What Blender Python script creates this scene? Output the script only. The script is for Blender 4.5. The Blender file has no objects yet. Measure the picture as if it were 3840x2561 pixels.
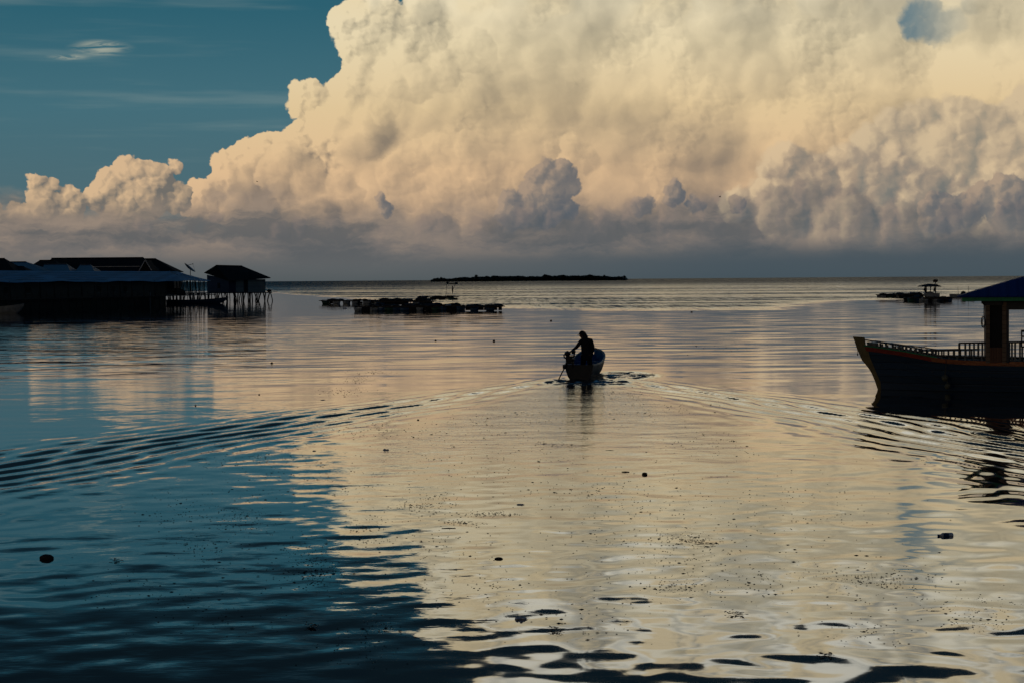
import bpy, bmesh, math, random
import numpy as np
from mathutils import Vector, Matrix, Euler
R = math.radians
random.seed(7)
scene = bpy.context.scene
col = scene.collection

# ------------------------------------------------------------------ camera
CAM_H = 3.6
FPX = 7467.0                      # 70 mm lens on a 3840 px wide frame
PITCH, ROLL = R(1.773), R(0.42)
_F = Vector((0, math.cos(PITCH), -math.sin(PITCH)))
_U0 = Vector((0, math.sin(PITCH), math.cos(PITCH)))
_R0 = Vector((1, 0, 0))
CU = _U0 * math.cos(ROLL) + _R0 * math.sin(ROLL)
CR = _R0 * math.cos(ROLL) - _U0 * math.sin(ROLL)
cam = bpy.data.cameras.new('camera')
cam.lens = 70.0; cam.sensor_width = 36.0; cam.sensor_fit = 'HORIZONTAL'
cam.clip_start = 0.5; cam.clip_end = 90000
camo = bpy.data.objects.new('camera', cam); col.objects.link(camo)
M3 = Matrix((CR, CU, -_F)).transposed()
camo.matrix_world = Matrix.Translation((0, 0, CAM_H)) @ M3.to_4x4()
scene.camera = camo

def ray(px, py):
    """direction through a pixel of the 3840 x 2561 photograph"""
    return (_F + CR * ((px - 1920) / FPX) + CU * ((1280.5 - py) / FPX))
def at(px, py, Y):
    d = ray(px, py); return Vector((0, 0, CAM_H)) + d * (Y / d.y)
def on_water(px, py):
    d = ray(px, py); return Vector((0, 0, CAM_H)) + d * (-CAM_H / d.z)

def s2l(c):
    return tuple(((v / 255) / 12.92 if v / 255 <= 0.04045 else ((v / 255 + 0.055) / 1.055) ** 2.4) for v in c)

# ------------------------------------------------------------------ sun, sky
SUN_EL, SUN_AZ = R(5.0), R(214)      # low, behind the camera and to its left (azimuth from +Y, clockwise)
world = bpy.data.worlds.new('World'); scene.world = world
world.use_nodes = True
wt = world.node_tree; wt.nodes.clear()
try:
    world.cycles.sampling_method = 'MANUAL'; world.cycles.sample_map_resolution = 512
except Exception: pass
sun = bpy.data.lights.new('sun', 'SUN'); sun.energy = 0.05; sun.angle = R(0.5); sun.color = (1.0, 0.62, 0.34)
suno = bpy.data.objects.new('sun', sun); col.objects.link(suno)
_sd = Vector((math.sin(SUN_AZ) * math.cos(SUN_EL), math.cos(SUN_AZ) * math.cos(SUN_EL), math.sin(SUN_EL)))
suno.rotation_euler = (-_sd).to_track_quat('-Z', 'Y').to_euler()
suno.location = (0, -20, 30)
scene.view_settings.view_transform = 'Standard'; scene.view_settings.look = 'None'
scene.view_settings.exposure = 0; scene.view_settings.gamma = 1
scene.render.engine = 'CYCLES'
scene.render.resolution_x = 1024; scene.render.resolution_y = 682
scene.cycles.use_adaptive_sampling = True; scene.cycles.adaptive_threshold = 0.02
scene.cycles.max_bounces = 5; scene.cycles.glossy_bounces = 3; scene.cycles.diffuse_bounces = 2

class N:
    """node-graph values with ordinary arithmetic"""
    t = None
    def __init__(s, sock): s.s = sock
    @staticmethod
    def _in(inp, v):
        if isinstance(v, N): N.t.links.new(v.s, inp)
        else: inp.default_value = v
    @staticmethod
    def m(op, a, b=None, c=None, clamp=False):
        n = N.t.nodes.new('ShaderNodeMath'); n.operation = op; n.use_clamp = clamp
        for i, v in enumerate((a, b, c)):
            if v is not None: N._in(n.inputs[i], v)
        return N(n.outputs[0])
    @staticmethod
    def v(op, a, b=None, scale=None):
        n = N.t.nodes.new('ShaderNodeVectorMath'); n.operation = op
        N._in(n.inputs[0], a)
        if b is not None: N._in(n.inputs[1], b)
        if scale is not None: N._in(n.inputs['Scale'], scale)
        return N(n.outputs['Value'] if op in ('DISTANCE', 'LENGTH', 'DOT_PRODUCT') else n.outputs['Vector'])
    def __add__(s, o): return N.m('ADD', s, o)
    __radd__ = __add__
    def __sub__(s, o): return N.m('SUBTRACT', s, o)
    def __rsub__(s, o): return N.m('SUBTRACT', o, s)
    def __mul__(s, o): return N.m('MULTIPLY', s, o)
    __rmul__ = __mul__
    def __truediv__(s, o): return N.m('DIVIDE', s, o)
    def clamp(s): return N.m('ADD', s, 0.0, clamp=True)

def xyz(x, y, z=0.0):
    n = N.t.nodes.new('ShaderNodeCombineXYZ')
    for i, v in enumerate((x, y, z)): N._in(n.inputs[i], v)
    return N(n.outputs[0])
def sep(v):
    n = N.t.nodes.new('ShaderNodeSeparateXYZ'); N._in(n.inputs[0], v)
    return [N(o) for o in n.outputs]
def noise(v, scale, detail=3, rough=0.5, dist=0.0, dim='2D', color=False, typ='FBM', w=None):
    n = N.t.nodes.new('ShaderNodeTexNoise'); n.noise_dimensions = dim
    N._in(n.inputs['Vector'], v); n.inputs['Scale'].default_value = scale
    n.inputs['Detail'].default_value = detail; n.inputs['Roughness'].default_value = rough
    n.inputs['Distortion'].default_value = dist
    return N(n.outputs['Color' if color else 'Fac'])
def voro(v, scale, detail=0, rough=0.5, dim='2D', feature='F1'):
    n = N.t.nodes.new('ShaderNodeTexVoronoi'); n.voronoi_dimensions = dim; n.feature = feature
    N._in(n.inputs['Vector'], v); n.inputs['Scale'].default_value = scale
    n.inputs['Detail'].default_value = detail; n.inputs['Roughness'].default_value = rough
    return N(n.outputs['Distance'])
def sstep(x, a, b, lo=0.0, hi=1.0):
    n = N.t.nodes.new('ShaderNodeMapRange'); n.interpolation_type = 'SMOOTHSTEP'; n.clamp = True
    N._in(n.inputs['Value'], x)
    for k, v in zip((1, 2, 3, 4), (a, b, lo, hi)): N._in(n.inputs[k], v)
    return N(n.outputs[0])
def lin(x, a, b, lo=0.0, hi=1.0):
    n = N.t.nodes.new('ShaderNodeMapRange'); n.clamp = True
    N._in(n.inputs['Value'], x)
    for k, v in zip((1, 2, 3, 4), (a, b, lo, hi)): N._in(n.inputs[k], v)
    return N(n.outputs[0])
def ramp(x, stops, interp='LINEAR'):
    n = N.t.nodes.new('ShaderNodeValToRGB'); N._in(n.inputs[0], x); e = n.color_ramp.elements
    n.color_ramp.interpolation = interp
    while len(e) < len(stops): e.new(0.5)
    for el, (p, c) in zip(e, sorted(stops)): el.position = p; el.color = (*c, 1)
    return N(n.outputs[0])
def mixc(f, a, b, mode='MIX'):
    n = N.t.nodes.new('ShaderNodeMix'); n.data_type = 'RGBA'; n.blend_type = mode
    N._in(n.inputs[0], f)
    for i, v in ((6, a), (7, b)): N._in(n.inputs[i], v if isinstance(v, N) else (*v, 1) if len(v) == 3 else v)
    return N(n.outputs[2])
# ------------------------------------------------------------------ the sky, as a procedural world
N.t = wt
UNIT = 45.71                     # one unit of cloud space = 100 px of the 2351 px wide view
def cpos(x, y):
    """a place in the photograph (2351 px wide) -> cloud space (azimuth, elevation)"""
    d = ray(x / 2351 * 3840, y / 1568 * 2561)
    return math.atan2(d.x, d.y) * UNIT, math.atan2(d.z, math.hypot(d.x, d.y)) * UNIT
tc = wt.nodes.new('ShaderNodeTexCoord')
dirx, diry, dirz = sep(N(tc.outputs['Generated']))
az = N.m('ARCTAN2', dirx, diry) * UNIT
el = N.m('ARCSINE', dirz) * UNIT
P = xyz(az, el)

sky = wt.nodes.new('ShaderNodeTexSky'); sky.sky_type = 'NISHITA'; sky.sun_disc = False
sky.sun_elevation = SUN_EL; sky.sun_rotation = SUN_AZ
sky.altitude = 0; sky.air_density = 1.0; sky.dust_density = 1.5; sky.ozone_density = 2.0
NI = N(sky.outputs[0])

def bumps(p, scales, seed=0.0):
    """cauliflower relief: paraboloid domes of falling size, summed"""
    acc = None
    for sc, amp in scales:
        q = N.v('ADD', p, (seed + sc * 3.1, seed * 1.7 - sc, 0))
        d = voro(q, sc)
        h = N.m('MULTIPLY', N.m('MULTIPLY', d, d), -amp * 1.6)
        acc = h + amp * 0.45 if acc is None else acc + h + amp * 0.45
    return acc
def puffs(p, lst, k=0.25):
    """rounded masses: (x px, y px, radius px, lift)"""
    acc = None
    for (x, y, r, *o) in lst:
        cx, cy = cpos(x, y); r = r / 100.0; off = o[0] if o else 0.0
        d = N.v('DISTANCE', p, (cx, cy, 0))
        h = N.m('MULTIPLY_ADD', N.m('MULTIPLY', d, d), -1.0 / r, r + off)
        acc = h if acc is None else N.m('SMOOTH_MAX', acc, h, k)
    return acc

# slow and quick warps, shared by the layers
nw = noise(P, 0.55, 2, 0.5, color=True)
W1 = N.v('SCALE', N.v('SUBTRACT', nw, (0.5, 0.5, 0.5)), scale=0.9)
nw2 = noise(P, 2.6, 3, 0.6, color=True)
W2 = N.v('SCALE', N.v('SUBTRACT', nw2, (0.5, 0.5, 0.5)), scale=0.22)
Q = N.v('ADD', N.v('ADD', P, W1), W2)
Q = N.v('MULTIPLY', Q, (1, 1, 0))
PD = N.v('MULTIPLY', N.v('ADD', P, W2), (1, 1, 0))        # lightly warped, for placed masses

MAIN = [(865, 85, 92), (830, 130, 60), (800, 60, 40), (940, 140, 120), (985, 40, 70), (1010, 200, 170),
        (730, 235, 62), (700, 262, 42), (790, 225, 62), (770, 300, 95), (690, 310, 45), (850, 330, 130),
        (600, 375, 68), (545, 395, 52), (515, 375, 26), (660, 400, 95), (560, 450, 85), (465, 452, 40), (450, 480, 34), (500, 470, 58), (740, 450, 120),
        (1100, 330, 260), (950, 430, 190), (1200, 60, 220), (1050, -60, 95), (1150, -130, 110), (1290, -60, 220), (1420, -120, 150),
        (1450, 250, 420), (1650, 0, 330), (1950, 0, 340), (2300, 0, 340), (1900, 300, 420), (2350, 300, 420), (2800, 100, 480)]
SMALL = [(300, 410, 48), (255, 430, 42), (228, 450, 34), (340, 440, 66), (375, 400, 24), (398, 384, 17), (395, 450, 42), (290, 470, 62),
         (85, 425, 26), (70, 440, 20), (110, 440, 30), (100, 480, 55), (60, 510, 48), (150, 470, 45), (-60, 520, 70)]
def relief(p, masses, k, big, fine, seed, litb, litf):
    """height of a cloud layer, and how its large and its small forms face the light"""
    def hb(q): return puffs(q, masses, k) + bumps(q, big, seed)
    b0 = hb(p); f0 = bumps(p, fine, seed + 5.0)
    b1 = hb(N.v('ADD', p, litb)); f1 = bumps(N.v('ADD', p, litf), fine, seed + 5.0)
    return b0 + f0, b0 - b1, f0 - f1
H, S, SF = relief(PD, MAIN, 0.22, [(0.75, 0.50), (1.9, 0.22)], [(3.9, 0.12), (8.5, 0.06)], 3.0, (-0.22, 0.12, 0), (-0.10, 0.06, 0))
Hs, Ss, SsF = relief(PD, SMALL, 0.10, [(1.5, 0.26)], [(3.4, 0.15), (8.0, 0.07)], 11.0, (-0.16, 0.10, 0), (-0.08, 0.05, 0))
softn = noise(Q, 0.38, 3, 0.5)
softn2 = noise(N.v('ADD', Q, (31.0, 7.0, 0)), 0.9, 4, 0.52)
softn3 = noise(N.v('ADD', Q, (12.0, 57.0, 0)), 0.6, 2, 0.5)

# clear sky: the Nishita sky, graded
elf = el / 14.0
blue = ramp(elf.clamp(), [(0.0, s2l((78, 104, 112))), (0.12, s2l((76, 106, 116))), (0.28, s2l((64, 108, 122))), (0.46, s2l((34, 92, 110))),
                          (0.51, s2l((15, 58, 74))), (0.57, s2l((6, 38, 52))), (0.66, s2l((2, 20, 30))), (1.0, s2l((3, 17, 30)))])
blue = mixc(sstep(el, 17.0, 34.0), blue, s2l((52, 100, 138)))
nis = mixc(1.0, NI, (0.10, 0.10, 0.10), 'MULTIPLY')
clear = mixc(0.05, blue, nis)
# thin streaks
st = N.v('MULTIPLY', P, (0.13, 1.8, 0))
wis = noise(N.v('ADD', st, (4.0, 1.0, 0)), 1.0, 4, 0.55, 0.05)
wm = sstep(wis, 0.48, 0.80) * sstep(el, 1.6, 3.2) * sstep(el, 8.5, 6.0)
clear = mixc(wm * 0.38, clear, s2l((122, 142, 142)))
def wisp(x, y, rx, ry, amt, seed):
    cx, cy = cpos(x, y)
    q = N.v('DIVIDE', N.v('SUBTRACT', P, (cx, cy, 0)), (rx / 100, ry / 100, 1))
    d = N.v('LENGTH', q)
    f = noise(N.v('MULTIPLY', P, (1.2, 9.0, 0)), 1.0, 4, 0.6, 0.6)
    return sstep(d, 1.0, 0.0) * sstep(f, 0.34, 0.62) * amt
for a in [(232, 112, 85, 24, 0.85, 0), (160, 132, 60, 10, 0.7, 1), (225, 102, 50, 12, 0.4, 2)]:
    clear = mixc(wisp(*a), clear, s2l((168, 172, 156)))

# main cloud
aM = sstep(H, -0.02, 0.09)
soft = sstep(az, -5.5, 0.5) * sstep(el, 7.6, 6.3, 0.1, 1.0)                              # towards the right the tower dissolves into veil
edge = sstep(H, 1.3, 0.1)
crisp = (edge * 0.7 + sstep(softn3, 0.46, 0.62) * 0.8).clamp() * N.m('MULTIPLY_ADD', soft, -0.55, 1.0)
tone = S * N.m('MULTIPLY_ADD', soft, -0.85, 1.45) + SF * crisp * 3.6 + 0.62 + (softn - 0.5) * 1.1 + (softn2 - 0.5) * 0.7
tone = tone + sstep(H, 0.6, -0.05) * 0.14
def patch(x, y, rx, ry, amt):
    cx, cy = cpos(x, y)
    q = N.v('DIVIDE', N.v('SUBTRACT', Q, (cx, cy, 0)), (rx / 100, ry / 100, 1))
    return sstep(N.v('LENGTH', q), 1.0, 0.0) * amt
for a in [(760, 400, 150, 100, -0.45), (880, 290, 150, 110, -0.22), (1375, 85, 110, 60, -0.28), (1120, 180, 140, 90, -0.12), (730, 250, 60, 60, 0.2),
          (1000, 400, 160, 90, 0.22), (1150, 230, 150, 120, -0.14), (1480, 170, 200, 150, 0.22), (1720, 350, 200, 160, -0.16), (1380, 330, 120, 90, 0.14), (2330, 160, 160, 120, 0.2), (1800, 180, 220, 150, -0.10)]:
    tone = tone + patch(*a)
hi = ramp(elf.clamp(), [(0.08, s2l((206, 172, 138))), (0.18, s2l((222, 187, 145))), (0.28, s2l((223, 197, 153))), (0.38, s2l((229, 211, 172))), (0.48, s2l((231, 219, 187))), (0.58, s2l((240, 234, 214))), (0.8, s2l((236, 234, 222)))])
lo = ramp(elf.clamp(), [(0.08, s2l((112, 104, 100))), (0.18, s2l((132, 119, 106))), (0.28, s2l((148, 134, 113))), (0.38, s2l((152, 143, 121))), (0.48, s2l((156, 151, 133))), (0.58, s2l((116, 126, 130))), (0.8, s2l((112, 124, 130)))])
hi = mixc(sstep(softn3, 0.42, 0.60) * sstep(el, 5.4, 7.2) * 0.75, hi, s2l((224, 200, 152)))
mainc = mixc(tone.clamp(), lo, hi)
boost = sstep(el, 5.2, 9.5, 1.0, 1.12)               # gain added to the tower's crown, out of frame, to brighten its reflection
out = mixc(aM, clear, N.v('SCALE', mainc, scale=boost))
# billows standing out in front of the tower's flank
INNER = [(905, 400, 40), (945, 362, 38), (1000, 348, 44), (1060, 345, 42), (935, 435, 46), (1010, 420, 66), (1100, 400, 56), (1180, 420, 50), (775, 425, 36), (795, 455, 40), (745, 465, 36), (660, 365, 46), (625, 400, 40), (700, 400, 44),
         (1310, 335, 26), (1345, 365, 32), (1300, 370, 22), (900, 205, 40), (955, 190, 46), (1015, 165, 48), (880, 245, 40), (1085, 120, 56)]
hI, bI, fI = relief(PD, INNER, 0.14, [(1.7, 0.16)], [(3.8, 0.09), (8.0, 0.045)], 33.0, (-0.20, 0.13, 0), (-0.09, 0.06, 0))
tI = (bI * 0.85 + fI * 1.7 + 0.60 + (softn2 - 0.5) * 0.8).clamp()
out = mixc(sstep(hI, -0.10, 0.10) * sstep(bI, -0.75, 0.05) * aM * 0.72, out, mixc(tI, lo, hi))
# small cumuli on the left
aS = sstep(Hs, -0.03, 0.06)
tS = (Ss * 1.9 + SsF * 3.0 + 0.38 + (softn2 - 0.5) * 1.1).clamp()
smallc = mixc(tS, s2l((112, 109, 104)), s2l((212, 180, 142)))
# low bank of grey that everything sinks into
bank = el + (softn - 0.5) * 1.2 + (softn2 - 0.5) * 0.9
bb = bumps(N.v('MULTIPLY', PD, (0.8, 1.4, 0)), [(1.6, 0.4), (3.8, 0.25)], 21.0)
aB = sstep(bank + bb * -0.5, 2.15, 1.15)
stc = N.v('MULTIPLY', PD, (0.34, 1.25, 0))
str1 = noise(N.v('ADD', stc, (9.0, 3.0, 0)), 1.0, 5, 0.60, 0.15)
bankc = ramp(lin(el, 0, 2.4), [(0.0, s2l((84, 91, 94))), (0.13, s2l((94, 98, 100))), (0.32, s2l((113, 109, 107))), (0.55, s2l((136, 124, 114))), (0.8, s2l((156, 137, 119))), (1.0, s2l((168, 146, 122)))])
dk = sstep(str1, 0.46, 0.64) * sstep(el, 0.15, 0.7)
bankc = mixc(dk * 0.65, bankc, s2l((82, 89, 94)))
lt = sstep(str1, 0.50, 0.34) * sstep(el, 0.3, 1.0)
bankc = mixc(lt * 0.55, bankc, s2l((158, 140, 124)))
smallm = mixc(aS, out, smallc)
out = mixc(aB, smallm, bankc)

# nearer, shaded cumuli
def shaded(out, masses, sc, seed, lit, dark, mid, light, gain=4.5, bias=0.4, k=0.12, a0=-0.03, a1=0.07, op=1.0):
    n = 1 if len(sc) < 3 else 1
    h, sb, sf = relief(PD, masses, k, sc[:n], sc[n:], seed, (lit[0] * 1.7, lit[1] * 1.7, 0), lit)
    s = sb * 0.62 + sf * 0.62
    a = sstep(h, a0, a1) * sstep(el + (softn2 - 0.5) * 1.2, 0.5, 1.5) * op
    t = (s * gain + bias + (softn2 - 0.5) * 0.7).clamp()
    c = ramp(t, [(0.0, s2l(dark)), (0.5, s2l(mid)), (1.0, s2l(light))])
    return mixc(a, out, c)
RIGHT_BACK = [(2180, 262, 48), (2120, 290, 60), (2060, 310, 60), (2010, 340, 62), (2230, 290, 60), (2300, 330, 90), (2180, 350, 110), (2380, 300, 100), (2300, 420, 110), (2060, 390, 90), (2450, 400, 150)]
out = shaded(out, RIGHT_BACK, [(1.3, 0.24), (3.0, 0.16), (6.5, 0.08)], 41.0, (-0.12, 0.05, 0), (128, 128, 120), (172, 156, 134), (208, 186, 152), 2.6, 0.5, 0.2, -0.12, 0.22, 0.85)
RIGHT = [(1810, 365, 45), (1790, 400, 52), (1850, 400, 50), (1940, 370, 42), (1990, 375, 46), (2040, 385, 52), (2090, 420, 48), (1980, 430, 90), (1880, 440, 80), (2130, 440, 50), (1800, 470, 90), (1960, 500, 120), (2100, 480, 80), (1700, 480, 45), (2210, 420, 25), (2200, 470, 60), (2330, 460, 70), (2290, 500, 70)]
out = shaded(out, RIGHT, [(1.4, 0.28), (3.3, 0.13), (7.5, 0.05)], 51.0, (-0.10, 0.05, 0), (100, 108, 110), (156, 141, 125), (214, 189, 153), 2.6, 0.46, 0.16, -0.12, 0.22, 0.82)
MID = [(1290, 400, 34), (1255, 405, 34), (1230, 410, 22), (1265, 440, 52), (1300, 430, 30), (1240, 470, 60), (1170, 460, 22), (1180, 490, 40), (1290, 480, 34), (1550, 428, 16), (1545, 450, 24), (1600, 470, 22), (880, 458, 16), (890, 478, 20), (1690, 470, 18), (1480, 470, 26),
       (2310, 425, 34), (2260, 455, 36), (2320, 470, 60), (2230, 480, 40), (2160, 490, 50)]
out = shaded(out, MID, [(2.0, 0.22), (4.8, 0.12), (10.0, 0.05)], 61.0, (-0.08, 0.05, 0), (84, 94, 104), (114, 112, 112), (164, 144, 126), 3.4, 0.34, 0.10, -0.06, 0.09, 0.84)
LOW = [(1110, 520, 28), (1160, 528, 36), (1210, 510, 40), (1270, 520, 36), (1330, 530, 40), (1390, 520, 40), (1460, 505, 50), (1540, 520, 60), (1640, 505, 60), (1700, 490, 40), (1780, 500, 70), (1850, 460, 50), (1930, 520, 90), (2060, 520, 60), (2200, 520, 60), (2330, 510, 50), (700, 520, 26), (640, 532, 22), (770, 520, 14), (500, 500, 12), (330, 520, 20), (1000, 550, 60), (900, 560, 40)]
out = shaded(out, LOW, [(2.2, 0.20), (4.8, 0.13), (9.5, 0.06)], 71.0, (-0.10, 0.06, 0), (80, 88, 94), (102, 102, 104), (138, 124, 116), 2.4, 0.36, 0.14, -0.16, 0.26, 0.55)
# the hole of blue at upper right
HOLE = [(2092, 42, 30), (2108, 20, 26), (2112, 66, 28), (2088, 68, 18), (2150, 66, 40), (2135, 30, 30), (2190, 48, 34), (2225, 16, 24)]
hh = puffs(PD, HOLE, 0.1) + bumps(PD, [(3.0, 0.12), (7, 0.06)], 5.0) * -1.0
out = mixc(sstep(hh, -0.16, 0.22) * sstep(az, 11.0, 8.6) * 0.9, out, s2l((80, 116, 132)))
# the right-hand foot of the sky goes slate blue
sl = sstep(el, 1.0, 0.35) * sstep(az, -4.0, 6.0)
out = mixc(sl * 0.75, out, s2l((64, 80, 90)))
# behind the camera there is only dim dusk sky; below the horizon nothing lights the scene
front = sstep(diry, 0.15, 0.75)
dusk = mixc(1.0, NI, (0.010, 0.014, 0.021), 'MULTIPLY')
out = mixc(front, dusk, out)
bg = wt.nodes.new('ShaderNodeBackground'); bg.inputs[1].default_value = 1.0
wo = wt.nodes.new('ShaderNodeOutputWorld')
wt.links.new(out.s, bg.inputs[0]); wt.links.new(bg.outputs[0], wo.inputs[0])
# ------------------------------------------------------------------ object helpers
def tag(o, label=None, cat=None, group=None, kind=None):
    if label: o['label'] = label
    if cat: o['category'] = cat
    if group: o['group'] = group
    if kind: o['kind'] = kind
    return o
def empty(name, loc, rz=0.0):
    o = bpy.data.objects.new(name, None); col.objects.link(o)
    o.empty_display_size = 0.2; o.location = loc; o.rotation_euler = (0, 0, rz); return o
def mesh_np(name, verts, faces, mat=None, smooth=False):
    """verts (n,3) and quads (m,4) as arrays -> a linked object"""
    me = bpy.data.meshes.new(name)
    verts = np.ascontiguousarray(verts, dtype=np.float32); faces = np.ascontiguousarray(faces, dtype=np.int32)
    me.vertices.add(len(verts)); me.vertices.foreach_set('co', verts.ravel())
    k = faces.shape[1]
    me.loops.add(faces.size); me.loops.foreach_set('vertex_index', faces.ravel())
    me.polygons.add(len(faces)); me.polygons.foreach_set('loop_start', np.arange(0, faces.size, k, dtype=np.int32))
    me.polygons.foreach_set('use_smooth', np.full(len(faces), smooth))
    me.update(calc_edges=True)
    if mat: me.materials.append(mat)
    o = bpy.data.objects.new(name, me); col.objects.link(o); return o
def new_mat(name):
    m = bpy.data.materials.new(name); m.use_nodes = True; m.node_tree.nodes.clear(); N.t = m.node_tree
    return m
def out_surface(sh):
    o = N.t.nodes.new('ShaderNodeOutputMaterial'); N.t.links.new(sh, o.inputs[0])
def principled(color, rough=0.6, metallic=0.0, bump=None, spec=0.5, bdist=0.01):
    n = N.t.nodes.new('ShaderNodeBsdfPrincipled')
    N._in(n.inputs['Base Color'], color if isinstance(color, N) else (*color, 1))
    N._in(n.inputs['Roughness'], rough); n.inputs['Metallic'].default_value = metallic
    n.inputs['Specular IOR Level'].default_value = spec
    if bump is not None:
        b = N.t.nodes.new('ShaderNodeBump'); b.inputs['Distance'].default_value = bdist
        N._in(b.inputs['Height'], bump); N.t.links.new(b.outputs[0], n.inputs['Normal'])
    return n.outputs[0]

# ------------------------------------------------------------------ the water
BOAT_Y = 71.0
BOAT = on_water(2188, 1428); BOAT.z = 0                 # where the stern meets the water
HEAD = R(3.0)                                          # the boat runs almost straight away
def wake(X, Y):
    """ship waves behind the little boat: the far-field Kelvin integral"""
    dx, dy = X - (BOAT.x + 0.4), Y - (BOAT.y + 3.6)
    fx, fy = math.sin(HEAD), math.cos(HEAD)
    a = -(dx * fx + dy * fy); b = dx * fy - dy * fx     # a astern, b abeam
    h = np.zeros_like(X)
    m = (a > 0.2) & (np.abs(b) < 0.60 * a + 1.5) & (a < 75)
    am, bm = a[m], b[m]; acc = np.zeros_like(am)
    k0 = 2 * math.pi / 3.3
    th = np.linspace(R(-76), R(76), 150)
    dth = th[1] - th[0]
    for t in th:
        s = 1 / math.cos(t); k = k0 * s * s
        w = (0.25 + 0.75 * min(1.0, abs(math.tan(t)) / 0.7)) * math.exp(-(k * 0.155) ** 2)
        acc += w * np.cos(k * (am * math.cos(t) + bm * math.sin(t)) + 0.6) * dth
    env = np.clip(am / 4.0, 0, 1) * np.exp(-am / 75.0)
    ang = np.abs(bm) / np.maximum(am, 0.5)
    env *= 1.0 / (1.0 + np.exp((ang - 0.48) / 0.035))
    h[m] = acc * env * 0.035
    # the packet of long crests lying along each arm
    al = R(19.2)
    ap, bp = a, b
    for sd in (-1, 1):
        u = (bp * sd - ap * math.tan(al)) * math.cos(al) - 0.7
        wob = 0.25 * np.sin(ap * 0.21 + sd) + 0.12 * np.sin(ap * 0.63 + 2.0 * sd)
        lam = 0.62 + 0.0040 * np.clip(ap, 0, 70)
        e = np.exp(-((u + 0.5 + 0.05 * ap) / (0.8 + 0.050 * ap)) ** 2) * np.clip((ap - 0.3) / 2.5, 0, 1) * np.clip((80 - ap) / 25, 0, 1)
        seg = 0.90 + 0.10 * np.sin(ap * 0.55 + u * 2.2 + sd) * np.sin(ap * 0.17 + 1.0)
        h += (0.0235 if sd > 0 else 0.0175) * e * seg * np.cos(2 * math.pi * (u + wob) / lam) * (ap > 0)
    return h
def wavefield(X, Y, step):
    """slow gentle undulation left from passing boats, faded where the sheet is too coarse to carry it"""
    rng = np.random.RandomState(5); h = np.zeros_like(X)
    for lam, slope, spread in ((7.0, 0.0006, 0.5), (4.3, 0.0010, 0.6), (2.9, 0.0014, 0.8), (2.0, 0.0014, 3.1), (1.45, 0.0028, 3.1), (1.05, 0.0034, 3.1), (0.74, 0.0032, 3.1), (0.52, 0.0022, 3.1)):
        fade = np.clip((lam / step - 3.0) / 3.0, 0, 1)
        if lam < 2.5: fade = fade * np.clip((75 - Y) / 30, 0.0, 1)
        else: fade = fade * (0.25 + 0.75 * np.clip((Y - 38) / 30, 0, 1))
        for i in range(7):
            th = R(90) + rng.uniform(-spread, spread); ph = rng.uniform(0, 6.28)
            l = lam * rng.uniform(0.8, 1.25); k = 2 * math.pi / l
            wob = 0.5 * np.sin(X * 0.11 * rng.uniform(0.6, 1.4) + ph) + 0.4 * np.sin(Y * 0.09 + ph * 2)
            h += slope / k * np.cos(k * (X * math.cos(th) + Y * math.sin(th)) + ph + wob) * fade
    return h
def build_water():
    dense = np.linspace(R(-20), R(20), 1500)
    side = R(20) + (np.arange(1, 61) / 60.0) ** 1.6 * R(160)
    angs = np.concatenate([-side[::-1][1:], dense, side])
    inner = np.array([0.0, 2, 4, 6, 8, 9.5, 11.0])
    px = np.arange(3.6 * 1991 / 12.0, 3.6 * 1991 / 420.0, -0.62)
    mid = 3.6 * 1991 / px
    outer = np.geomspace(mid[-1], 70000, 46)[1:]
    rad = np.concatenate([inner, mid, outer])
    A, D = np.meshgrid(angs, rad)
    X, Y = D * np.sin(A), D * np.cos(A)
    step = np.broadcast_to(np.gradient(rad)[:, None], X.shape)
    Z = np.zeros_like(X)
    sel = (D < 420)
    Z[sel] = wake(X[sel], Y[sel]) + wavefield(X[sel], Y[sel], step[sel]) * (0.80 + 0.2 * np.clip((Y[sel] - 30) / 30, 0, 1))
    # smooth humps fade out beside and behind
    Z *= np.clip((R(24) - np.abs(A)) / R(3), 0, 1)
    V = np.stack([X, Y, Z], -1).reshape(-1, 3)
    nr, na = X.shape
    idx = np.arange(nr * na).reshape(nr, na)
    j = np.arange(na); jn = (j + 1) % na
    f = np.stack([idx[:-1][:, j], idx[:-1][:, jn], idx[1:][:, jn], idx[1:][:, j]], -1).reshape(-1, 4)
    o = mesh_np('water', V, f, water_mat(), True)
    return tag(o, kind='structure')
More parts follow.
